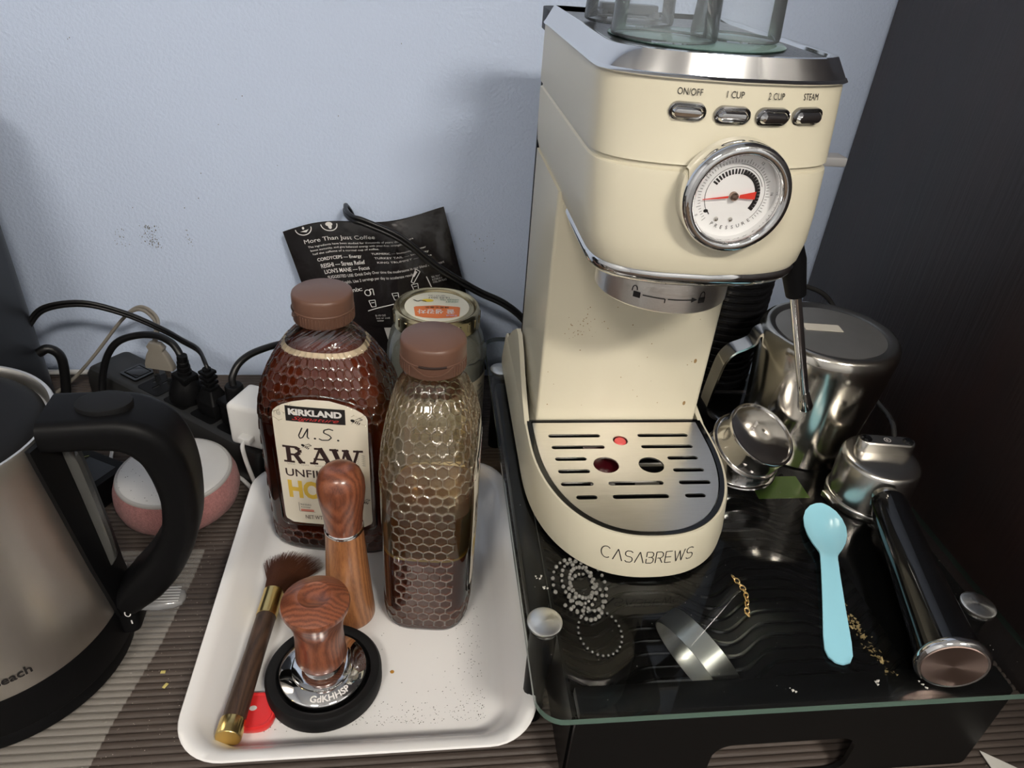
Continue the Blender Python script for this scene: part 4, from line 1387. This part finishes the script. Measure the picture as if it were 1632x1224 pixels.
make('tray_body', *loft([tring(.0800, .1060, 0, .016), tring(.0850, .1110, .003, .018), tring(.0985, .1240, .022, .026), tring(.1045, .1300, .0255, .030), tring(.1075, .1328, .0262, .031),
                         tring(.1082, .1335, .0272, .0315), tring(.1075, .1328, .0284, .031), tring(.1040, .1290, .0282, .029), tring(.0985, .1235, .0240, .026), tring(.0900, .1155, .0110, .020),
                         tring(.0855, .1115, .0068, .017), tring(.0810, .1070, .0056, .015)]), WHITE_TRAY, tr, 60)
FZ = .0063    # tray floor
# coffee grounds scattered in the tray
V, F = [], []
rnd = random.Random(21)
for i in range(620):
    q = rnd.random()
    if q < .55: x, y = rnd.uniform(-.112, .040), -.4340 + abs(rnd.gauss(0, .008))
    elif q < .8: x, y = .040 - abs(rnd.gauss(0, .012)), rnd.uniform(-.434, -.34)
    elif q < .9: x, y = rnd.uniform(-.02, -.005), rnd.uniform(-.36, -.33)
    else: x, y = rnd.uniform(-.11, .04), rnd.uniform(-.43, -.30)
    s = rnd.uniform(.00012, .00042); k = len(V)
    V += [(x - s, y - s * .6, FZ), (x + s, y - s * .3, FZ), (x + s * .4, y + s, FZ), (x, y, FZ + s * 1.3)]
    F += [(k, k + 1, k + 3), (k + 1, k + 2, k + 3), (k + 2, k, k + 3)]
tag(make('coffee_grounds', V, F, mat('ground_coffee', (.03, .018, .012), .8), None, 0), 'dark coffee grounds scattered over the white tray floor', 'coffee', kind='stuff')
make('coffee_stain', *xf(lathe([(0, .0003), (.0011, .0002), (.0014, 0)], 14), T(-.0215 - TX, -.3950 - TY, .0056)), mat('amber_drop', (.45, .22, .03), .3), tr)

# ================================================================== HONEY BOTTLES
ZB = [0, .002, .006, .014, .060, .110, .128, .140, .152, .164, .176, .184, .189, .1915, .1945]
WB = [.0440, .0470, .0488, .0495, .0500, .0500, .0496, .0482, .0452, .0400, .0328, .0266, .0215, .0188, .0180]
DB = [.0260, .0285, .0302, .0310, .0315, .0318, .0318, .0314, .0303, .0282, .0250, .0220, .0198, .0184, .0180]
PB = [4.2, 4.2, 4.2, 4.2, 4.2, 4.2, 4.0, 3.7, 3.4, 3.0, 2.6, 2.35, 2.15, 2.0, 2.0]


def smooth_interp(z, ys):
    zz = np.asarray(z, float)
    acc = 0
    for dz, w in ((-.003, .25), (0, .5), (.003, .25)):
        acc = acc + w * np.interp(np.clip(zz + dz, 0, .1945), ZB, ys)
    return acc


def section(z, inset=0.0):
    return smooth_interp(z, WB) - inset, smooth_interp(z, DB) - inset, smooth_interp(z, PB)


def hexdist(u, v, a):
    r = np.array([a, a * math.sqrt(3)])
    P = np.stack([u, v], -1)
    A = np.mod(P, r) - r / 2
    B = np.mod(P - r / 2, r) - r / 2
    g = np.where(((A ** 2).sum(-1) < (B ** 2).sum(-1))[..., None], A, B)
    g = np.abs(g)
    return a / 2 - np.maximum(g[..., 0], g[..., 0] * .5 + g[..., 1] * .8660254)


def bottle_grid(nth, zs, inset=0.0, relief=0.0, want_mask=False):
    th = np.linspace(0, 2 * PI, nth, endpoint=False)
    Z, TH = np.meshgrid(zs, th, indexing='ij')
    W, D, p = section(Z, inset)
    c, s = np.cos(TH), np.sin(TH)
    rad = (np.abs(c) ** p + np.abs(s) ** p) ** (-1 / p)
    X, Y = W * rad * c, D * rad * s
    if relief:
        # arc length at the widest section is the honeycomb's horizontal axis
        p0 = 4.0
        tf = np.linspace(0, 2 * PI, 2001)
        rf = (np.abs(np.cos(tf)) ** p0 + np.abs(np.sin(tf)) ** p0) ** (-1 / p0)
        xf_, yf_ = .050 * rf * np.cos(tf), .0318 * rf * np.sin(tf)
        s_ = np.concatenate([[0], np.cumsum(np.hypot(np.diff(xf_), np.diff(yf_)))])
        cells = round(s_[-1] / .0078)
        a = s_[-1] / cells
        Us = np.interp(TH, tf, s_)
        slant = 1 + .9 * np.clip((Z - .13) / .05, 0, 1) ** 2 * 0
        d = hexdist(Us, Z * slant, a)
        h = np.clip(1 - d / .0008, 0, 1)
        h = h * h * (3 - 2 * h)
        sm = lambda e0, e1, t: np.clip((t - e0) / (e1 - e0), 0, 1)
        m_top = sm(.124, .130, Z) * sm(.188, .183, Z)
        side = sm(.80, .86, np.abs(X) / W) * sm(.66, .6, np.abs(Y) / D)
        m_side = side * sm(.016, .022, Z)
        m_low = sm(.008, .012, Z) * sm(.028, .024, Z)
        # label window stays smooth on both broad faces
        lab = (np.abs(X) < .039) & (Z < .152 - .9 * np.clip(np.abs(X) - .012, 0, 1) ** 1.3 * 6) & (np.abs(Y) > .5 * D)
        m = np.maximum(m_top * np.where(lab, 0, 1), np.maximum(m_side, m_low))
        disp = relief * h * m
        nx, ny = np.sign(c) * np.abs(c) ** (p - 1) / W, np.sign(s) * np.abs(s) ** (p - 1) / D
        nl = np.hypot(nx, ny) + 1e-9
        X, Y = X + disp * nx / nl, Y + disp * ny / nl
    if relief and want_mask:
        return np.stack([X, Y, Z], -1), h * m
    return np.stack([X, Y, Z], -1)


def grid_mesh(G, cap0=True, cap1=False):
    nz, nt_ = G.shape[:2]
    V = G.reshape(-1, 3).tolist()
    F = []
    for j in range(nz - 1):
        o = j * nt_
        for i in range(nt_):
            k = (i + 1) % nt_
            F.append((o + i, o + k, o + nt_ + k, o + nt_ + i))
    if cap0: F.append(tuple(range(nt_ - 1, -1, -1)))
    if cap1: F.append(tuple((nz - 1) * nt_ + i for i in range(nt_)))
    return V, F


shell_zs = np.concatenate([[0, .001, .002, .004], np.linspace(.006, .190, 340), [.1915, .193, .1945]])
SG, SMASK = bottle_grid(560, shell_zs, 0, .0008, True)
SHELL = grid_mesh(SG)
# the moulded honeycomb ridges: the raised faces of the shell, a hair proud of it
RIDGES = ([], [])
_idx = {}
_off = bottle_grid(560, shell_zs, -.00012, .0008)
_jj, _ii = np.nonzero((SMASK[:-1] + np.roll(SMASK, -1, 1)[:-1] + SMASK[1:] + np.roll(SMASK, -1, 1)[1:]) / 4 > .52)
for j, i in zip(_jj.tolist(), _ii.tolist()):
    f = []
    for a, b in ((j, i), (j, (i + 1) % 560), (j + 1, (i + 1) % 560), (j + 1, i)):
        if (a, b) not in _idx:
            _idx[(a, b)] = len(RIDGES[0]); RIDGES[0].append(_off[a, b].tolist())
        f.append(_idx[(a, b)])
    RIDGES[1].append(tuple(f))
PET = thin_glass('clear_pet', (.99, .98, .95), 1.5, .04, boost=.03)
CAPM = mat('brown_cap_plastic', (.135, .068, .046), .38)


def front(x, z, off=0.0):
    W, D, p = (float(q) for q in section(z))
    t = min(.999, abs(x) / W)
    return (x, -D * (1 - t ** p) ** (1 / p) - off, z)


def label_outline(g=0.0, n=10):
    """outline of the arched label window, grown by g"""
    out = []
    hw = .0335 + g
    z0, z1, za = .0340 - g, .1395 + g, .1500 + g
    r = .006
    for i in range(n + 1):
        a = PI + (PI / 2) * i / n
        out.append((-hw + r + r * math.cos(a), z0 + r + r * math.sin(a)))
    for i in range(n + 1):
        a = 1.5 * PI + (PI / 2) * i / n
        out.append((hw - r + r * math.cos(a), z0 + r + r * math.sin(a)))
    for i in range(25):
        t = 1 - 2 * i / 24
        tt_ = min(1, (1 - abs(t)) / .08)
        out.append((hw * t * (1 if abs(t) < .999 else 1), z1 - .006 * (1 - tt_) + (za - z1) * (1 - t * t)))
    return out


LABEL = mat('cream_label', (.76, .70, .58), .5)


def honey_bottle(label, loc, rz, fill, honey_mat, foam, hinge):
    b = thing('honey_bottle', label, 'bottle', loc, rz, 'honey bottles in the tray')
    sh = make('shell', *SHELL, PET, b, 60)
    make('honeycomb_ridges', *RIDGES, (thin_glass('pet_ridge_glint_faint', (.99, .98, .95), 1.5, .06, diffuse=.035, boost=.05, dcol=(.80, .62, .45)) if foam else thin_glass('pet_ridge_glint', (.99, .98, .95), 1.5, .06, diffuse=.13, boost=.07, dcol=(.80, .70, .55))), sh, 60)  # ridges coloured paler than the shell to imitate the light they catch
    make('neck', *lathe([(.0180, .1940), (.0192, .1948), (.0192, .1962), (.0178, .1970), (.0178, .2040)], 40), PET, b, 60)
    zs = np.concatenate([[.0016, .003, .006], np.linspace(.01, fill, 40)])
    zs = np.concatenate([[.0016, .003, .006], np.linspace(.01, fill, int((fill - .01) / .0007))])
    make('honey', *grid_mesh(bottle_grid(440, zs, .0004, .0005), True, True), honey_mat, b, 60)
    if foam:
        G = bottle_grid(96, np.array([fill - .0005, fill + .0020, fill + .0034]), .0003)
        make('foam_line', *grid_mesh(G, False, False), mat('foam', (.62, .52, .38), .6), b, 60)
    else:
        G = bottle_grid(96, np.array([fill - .0012, fill + .0008]), .0002)
        make('honey_film', *grid_mesh(G, False, False), mat('amber_film', (.36, .22, .05), .25), b, 60)
        # streaky amber film left clinging above the level
        Gs = bottle_grid(440, np.linspace(fill, .112, 58), .0004, .0006)
        make('residue', *grid_mesh(Gs, False, False), thin_glass('amber_residue', (.90, .74, .46), 1.2, .2, diffuse=.10, dcol=(.40, .25, .07)), b, 60)
        Gs = bottle_grid(440, np.linspace(.1125, .1860, 122), .0004, .0008)
        make('thin_residue', *grid_mesh(Gs, False, False), thin_glass('thin_amber_residue', (.97, .92, .80), 1.1, .2, diffuse=.13, dcol=(.72, .62, .40)), b, 60)
    cap = make('cap', *lathe([(.0170, .1985), (.0202, .1985), (.0205, .1990), (.0205, .2160), (.0200, .2178), (.0186, .2188), (0, .2192)], 64), CAPM, b, 40)
    make('cap_seam', *lathe([(.0205, .2065), (.02085, .2069), (.02085, .2076), (.0205, .2080)], 64), CAPM, cap, 40)
    rib = rbox(.0203, .0209, -.00035, .00035, .1992, .2062, .0002, 1)
    r0 = None
    for k in range(56):
        a = 2 * PI * k / 56
        if abs((math.degrees(a) - hinge + 180) % 360 - 180) < 38:
            continue
        if r0 is None:
            r0 = make('grip_rib', *rib, CAPM, cap, 0); o = r0
        else:
            o = r0.copy(); COL.objects.link(o); o.parent = cap
        o.rotation_euler = (0, 0, a)
    # thumb recess with its lip
    pv = [(.0207 * math.cos(a), .0207 * math.sin(a), .2068 - .0052 * math.sin(t * PI)) for t, a in ((k / 16, math.radians(hinge - 38 + 76 * k / 16)) for k in range(17))]
    make('thumb_tab', *tube(pv, .0006, 6), CAPM, cap, 60)
    make('thumb_gap', *tube([(.0204 * math.cos(a), .0204 * math.sin(a), .2074) for a in np.linspace(math.radians(hinge - 24), math.radians(hinge + 24), 13)], .0009, 6), mat('gap_brown', (.02, .008, .005), .6), cap, 60)
    # paper label in its arched window, on the broad front
    out = label_outline()
    nz = 40
    V, F = [], []
    for j in range(nz + 1):
        z = .0340 + (.1500 - .0340) * j / nz
        hw = .0335
        if z < .040: hw = .0335 - .006 + math.sqrt(max(0, .006 ** 2 - (.040 - z) ** 2))
        if z > .1335:
            hw = .0335 * math.sqrt(max(.02, 1 - ((z - .1335) / .0165) ** 2)) ** 1.0 if z > .1345 else .0335
            hw = .0335 * max(.05, (1 - max(0, (z - .1360) / .0140) ** 1.6)) ** .5
        V += [front(-hw + 2 * hw * i / 12, z, .0007) for i in range(13)]
    for j in range(nz):
        for i in range(12):
            a = j * 13 + i
            F.append((a, a + 1, a + 14, a + 13))
    lb = make('paper_label', V, F, LABEL, b, 60)
    go = label_outline(.0030)
    make('label_frame', *tube([front(x, z, .0004) for x, z in go + go[:1]], .0007, 6), PET, sh, 60)
    fn = lambda x, z: front(x, z, .0010)
    fn2 = lambda x, z: front(x, z, .0013)
    # black badge
    bx0, bx1, bz0, bz1 = -.0235, .0185, .1315, .1440
    bb = [(bx0 + (bx1 - bx0) * i / 8, bz0) for i in range(9)] + [(bx1 - (bx1 - bx0) * i / 8, bz1) for i in range(9)]
    printed('badge', [poly2d(bb)], fn, PRINT, lb)
    printed('badge_lettering', [tbox('KIRKLAND', -.0025, .1395, .0375, .0052, bold=.05)], fn2, PRINT_W, lb)
    printed('badge_script', [tbox('Signature', -.0025, .1340, .033, .0040, shear=.5)], fn2, PRINT_RED, lb)
    dk = mat('dark_brown_print', (.030, .013, .012), .6)
    us = [stroke2d([(-.0125, .1265), (-.0155, .1195), (-.0148, .1170), (-.0128, .1180), (-.0085, .1262), (-.0095, .1185), (-.0082, .1172)], .0009),
          poly2d(ell2d(-.0040, .1178, .0009, .0008, 8)),
          stroke2d([(.0095, .1262), (.0065, .1272), (.0030, .1258), (.0025, .1235), (.0065, .1215), (.0078, .1195), (.0055, .1172), (.0010, .1168), (-.0012, .1180)], .0009),
          poly2d(ell2d(.0125, .1176, .0009, .0008, 8))]
    printed('script_lettering', us, fn, PRINT, lb)
    # slab-serif RAW
    raw = []
    zb, zt = .0940, .1095
    def bar_(x0, z0, x1, z1, w): raw.append(stroke2d([(x0, z0), (x1, z1)], w))
    bar_(-.0245, zb, -.0245, zt, .0034); bar_(-.0285, zt - .0009, -.0185, zt - .0009, .0018); bar_(-.0285, zb + .0009, -.0205, zb + .0009, .0018)
    raw.append(stroke2d([(-.0190, zt - .0012), (-.0162, zt - .0030), (-.0162, zt - .0056), (-.0190, zt - .0078)], .0030)); bar_(-.0240, zt - .0078, -.0185, zt - .0078, .0018)
    bar_(-.0195, zt - .0078, -.0155, zb, .0034); bar_(-.0180, zb + .0009, -.0130, zb + .0009, .0018)
    bar_(-.0070, zb, -.0010, zt, .0018); bar_(-.0015, zt, .0050, zb, .0036); bar_(-.0065, zb + .0050, .0035, zb + .0050, .0016); bar_(-.0095, zb + .0009, -.0035, zb + .0009, .0018); bar_(.0015, zb + .0009, .0085, zb + .0009, .0018); bar_(-.0055, zt - .0009, .0008, zt - .0009, .0018)
    bar_(.0085, zt, .0130, zb, .0036); bar_(.0132, zb, .0172, zt, .0018); bar_(.0168, zt, .0215, zb, .0036); bar_(.0217, zb, .0262, zt, .0020); bar_(.0055, zt - .0009, .0120, zt - .0009, .0018); bar_(.0225, zt - .0009, .0295, zt - .0009, .0018); bar_(.0145, zt - .0009, .0195, zt - .0009, .0018)
    printed('raw_lettering', raw, fn, dk, lb)
    sh_ = []
    for (x, z) in ((-.0262, zb - .0006), (-.0160, zb - .0006), (-.006, zb - .0006), (.006, zb - .0006)):
        for i in range(5): sh_.append(stroke2d([(x + i * .0012, z), (x + i * .0012 + .0006, z - .0014)], .0002))
    for x in (.0275, .0240, .0285):
        for i in range(6): sh_.append(stroke2d([(x + .0008, zb + .002 + i * .0018), (x + .0024, zb + .0012 + i * .0018)], .0002))
    printed('hatching', sh_, fn, PRINT, lb)
    printed('unfiltered_lettering', [tbox('UNFILTERED', 0, .0845, .0570, .0072, bold=.012)], fn, dk, lb)
    printed('honey_lettering', [tbox('HONEY', 0, .0685, .0560, .0175, bold=.045)], fn, mat('yellow_ink', (.72, .48, .06), .5), lb)
    printed('net_lettering', [tbox('NET WT', -.0110, .0410, .0130, .0038)], fn, dk, lb)
    small = [stroke2d([(-.0215, .0555), (-.0215, .0465), (-.0095, .0465)], .0003), tbox('TRUE SOURCE', -.0165, .0535, .0085, .0016), tbox('honey', -.0165, .0508, .007, .0018)]
    printed('seal_lettering', small, fn, PRINT, lb)
    printed('seal_band', [poly2d([(-.0205, .0465), (-.0105, .0465), (-.0105, .0488), (-.0205, .0488)])], fn, mat('pale_red_ink', (.62, .22, .16), .5), lb)
    bees = []
    for cx, cz, s, an in ((.0255, .1345, 1.0, -.5), (-.0115, .1100, .9, -.6), (.0285, .0600, .9, -.4)):
        ca, sa = math.cos(an), math.sin(an)
        R_ = lambda x, y: (cx + s * (x * ca - y * sa), cz + s * (x * sa + y * ca))
        bees.append(poly2d([R_(x, y) for x, y in ell2d(-.0022, 0, .0016, .0012, 10)]))
        for k in range(3): bees.append(stroke2d([R_(.0002 + k * .0013, .0012 - .0001 * k), R_(.0002 + k * .0013, -.0012 + .0001 * k)], .0006))
        for dy in (.0005, .0010): bees.append(stroke2d([R_(-.0012, .0010), R_(.0008, .0034 + dy), R_(.0034, .0032 + dy), R_(.0006, .0010)], .0002))
        bees.append(stroke2d([R_(-.001, -.001), R_(-.0018, -.0028)], .0002))
    printed('bees', bees, fn2, PRINT, lb)
    printed('circle_mark', [stroke2d([(-.0285 + .0014 * math.cos(a), .1370 + .0016 * math.sin(a)) for a in np.linspace(0, 2 * PI, 14)], .0002), tbox('U', -.0285, .1370, None, .0014)], fn, PRINT, lb)
    return b


HON1 = mat('dark_honey', (.120, .021, .008), .12, coat=.3, sub=(.25, (.8, .2, .06), .008))
HON2 = mat('set_honey', (.140, .042, .026), .18, coat=.3, sub=(.25, (.7, .25, .1), .006))
honey_bottle('full bottle of dark raw honey with its cream label facing front', (-.0685, -.2555, FZ), math.radians(-8), .1790, HON1, True, 195)
honey_bottle('part-empty honey bottle standing sideways, honey only in its lower part', (.0055, -.3170, FZ), math.radians(83), .0760, HON2, False, 185)

# ================================================================== BARISTA TOOLS
ROSE = wood('rosewood', (.060, .014, .008), (.26, .085, .040), 150, (1, 1, .12), .30, .35, 4)
TAN = wood('amber_wood', (.15, .050, .018), (.40, .17, .065), 130, (1, 1, .10), .36, .25, 4)
WAL = wood('dark_walnut', (.016, .009, .006), (.075, .040, .024), 200, (1, .08, 1), .5, .08, 4)

wt = thing('stirring_tool', 'wooden needle-stirrer tool with a round red-brown knob, chrome ring and amber base', 'coffee tool', (-.0535, -.3430, FZ))
make('base', *lathe([(0, 0), (.0170, 0), (.0176, .0008), (.0176, .004), (.0165, .020), (.0150, .045), (.0134, .070), (.0125, .0845), (0, .0845)], 56), TAN, wt, 40)
make('ring', *lathe([(0, .0842), (.0128, .0842), (.0132, .0850), (.0132, .0866), (.0126, .0874), (0, .0874)], 48), CHROME, wt, 40)
make('knob', *lathe([(0, .0872), (.0122, .0872), (.0124, .0885), (.0130, .0980), (.0146, .1100), (.0156, .1190), (.0152, .1265), (.0135, .1320), (.0100, .1358), (.0055, .1376), (0, .1380)], 56), ROSE, wt, 60)

# rubber stand and tamper
rs = thing('tamper_mat', 'round black rubber ring the tamper sits in', 'rubber ring', (-.0655, -.4000, FZ))
make('ring', *lathe([(0, .0), (.0345, .0), (.0375, .002), (.0375, .011), (.0360, .0132), (.0330, .0135), (.0305, .0120), (.0300, .0050), (0, .0045)], 72), BLACK_M, rs, 50)
tm = thing('tamper', 'coffee tamper with flared red-brown wooden handle on a polished steel base', 'tamper', (-.0660, -.3990, FZ + .0052))
bs_ = make('base', *lathe([(0, 0), (.0278, 0), (.0285, .0008), (.0285, .0075), (.0275, .0088), (.0200, .0108), (.0196, .0122), (.0185, .0128), (.0125, .0130), (.0110, .0165), (.0110, .0190), (0, .0190)], 72), CHROME, tm, 45)
make('handle', *lathe([(0, .0186), (.0125, .0186), (.0150, .0205), (.0162, .0240), (.0157, .0330), (.0151, .0430), (.0154, .0520), (.0174, .0610), (.0203, .0685), (.0210, .0712), (.0205, .0732), (.0120, .0785), (.0100, .0788), (.0092, .0782), (.0045, .0764), (0, .0760)], 64), ROSE, tm, 40)
def onring(x, y):
    a = math.radians(-72) + x / .0240
    r = .0240 - y
    h = float(np.interp(r, [.020, .0275], [.0108, .0088])) + .0002
    return (r * math.cos(a), r * math.sin(a), h)


printed('engraving', [tbox('GdKHHSP', 0, 0, .0255, .0042, bold=.03)], onring, PRINT_W, bs_)

# brush
BR0 = Vector((-.1165, -.4430, .0185)); BR1 = Vector((-.1095, -.3310, .0160))
bru = thing('brush', 'coffee brush with walnut handle, brass ferrule and brown fan of bristles', 'brush', tuple(BR0))
BRASS = mat('brass', (.64, .48, .20), .22, 1.0)
d_ = (BR1 - BR0)
L_ = d_.length
AM = align_z(d_)
make('end_cap', *xf(lathe([(0, -.001), (.0074, -.001), (.0079, -.0003), (.0079, .010), (.0074, .0105), (0, .0105)], 36), AM), BRASS, bru, 40)
make('handle', *xf(lathe([(0, .010), (.0072, .010), (.0070, .030), (.0066, .060), (.0068, .0900), (0, .0900)], 36), AM), WAL, bru, 40)
make('ferrule', *xf(lathe([(0, .0895), (.0070, .0895), (.0073, .0905), (.0073, .1110), (.0076, .1120), (0, .1120)], 36), AM), BRASS, bru, 40)
# bristles: a fan of hairs
V, F = [], []
rnd = random.Random(4)
ez = AM.to_3x3() @ Vector((0, 0, 1)); ex = Vector((1, 0, 0)); ex = (ex - ez * ex.dot(ez)).normalized(); ey = ez.cross(ex)
for i in range(1500):
    a, r = rnd.random() * 2 * PI, math.sqrt(rnd.random())
    ox, oy = r * math.cos(a) * .0068, r * math.sin(a) * .0068
    p0 = ez * .110 + ex * ox + ey * oy
    fan = ox / .0068
    ln = .0345 - .004 * abs(fan) + rnd.uniform(-.001, .001)
    pm = p0 + ez * (ln * .5) + ex * (fan * .0050 + .0035) + ey * (oy * .2)
    p1 = p0 + ez * ln + ex * (fan * .0165 + .0085) + ey * (oy * .55)
    w = ex * .00016
    w2 = ey * .00016
    k = len(V)
    V += [p0 - w, p0 + w, pm - w, pm + w, p1 - w * .4, p1 + w * .4, p0 - w2, p0 + w2, pm - w2, pm + w2, p1 - w2 * .4, p1 + w2 * .4]
    F += [(k, k + 1, k + 3, k + 2), (k + 2, k + 3, k + 5, k + 4), (k + 6, k + 7, k + 9, k + 8), (k + 8, k + 9, k + 11, k + 10)]
make('bristles', V, F, mat('brown_hair', (.085, .028, .012), .5), bru, 0)['kind'] = 'stuff'

# red cap under the brush
rd_ = thing('red_cap', 'flat red plastic cap with small white emblem half under the brush', 'cap', (-.1060, -.4215, FZ))
make('disc', *loft([[(.0128 * s * math.copysign(abs(math.cos(a)) ** .72, math.cos(a)), .0128 * s * math.copysign(abs(math.sin(a)) ** .72, math.sin(a)), z) for a in np.linspace(0, 2 * PI, 40, endpoint=False)] for s, z in ((.97, 0), (1, .001), (1, .0042), (.95, .0052), (.86, .0052), (.82, .0046))]), RED, rd_, 40)
printed('emblem', [poly2d(ell2d(-.0015, .0015, .0024, .0018, 14))], lambda x, y: (x, y, .0049), PRINT_W, rd_)

# crumbs on the liner and the glass
V, F = [], []
rnd = random.Random(31)


def crumb(x, y, z, s):
    k = len(V)
    V.extend([(x + s * rnd.uniform(.6, 1), y, z), (x - s * .6, y + s * .7, z), (x - s * .5, y - s * .8, z), (x, y, z + s * .8)])
    F.extend([(k, k + 1, k + 3), (k + 1, k + 2, k + 3), (k + 2, k, k + 3)])


for i in range(200): crumb(rnd.uniform(-.20, -.150), rnd.uniform(-.47, -.25), .0002, rnd.uniform(.0002, .0005))
tag(make('desk_crumbs', V, F, mat('pale_crumb', (.45, .40, .34), .8), None, 0), 'tiny pale crumbs between the kettle and the tray', 'crumbs', kind='stuff')
V, F = [], []
for i in range(140):
    x, y = rnd.uniform(.065, .365), rnd.uniform(-.480, -.30)
    if math.hypot((x - XM) / .08, (y + .285) / .115) < 1: continue
    crumb(x, y, GZ + .0001, rnd.uniform(.0001, .0004))
for x, y in ((.074, -.387), (.077, -.394), (.2075, -.4745), (.262, -.472), (.287, -.4765)):
    for i in range(5): crumb(x + rnd.gauss(0, .0012), y + rnd.gauss(0, .0012), GZ + .0001, rnd.uniform(.0005, .0012))
tag(make('glass_crumbs', V, F, mat('white_crumb', (.6, .58, .53), .8), None, 0), 'white crumbs and dust dotted over the glass top', 'crumbs', kind='stuff')
for i, (x, y) in enumerate(((-.1745, -.383), (-.1700, -.3935))):
    c_ = thing('yellow_flake', ('upper' if i == 0 else 'lower, larger') + ' of two yellow flakes on the brown liner beside the kettle', 'flake', (x, y, .0004), rz=i * 1.1, group='yellow flakes')
    make('flake', *rbox(-.0016 - .0004 * i, .0016 + .0004 * i, -.0011, .0011, 0, .0006, .0003, 2), mat('yellow_flake', (.55, .47, .16), .6), c_)
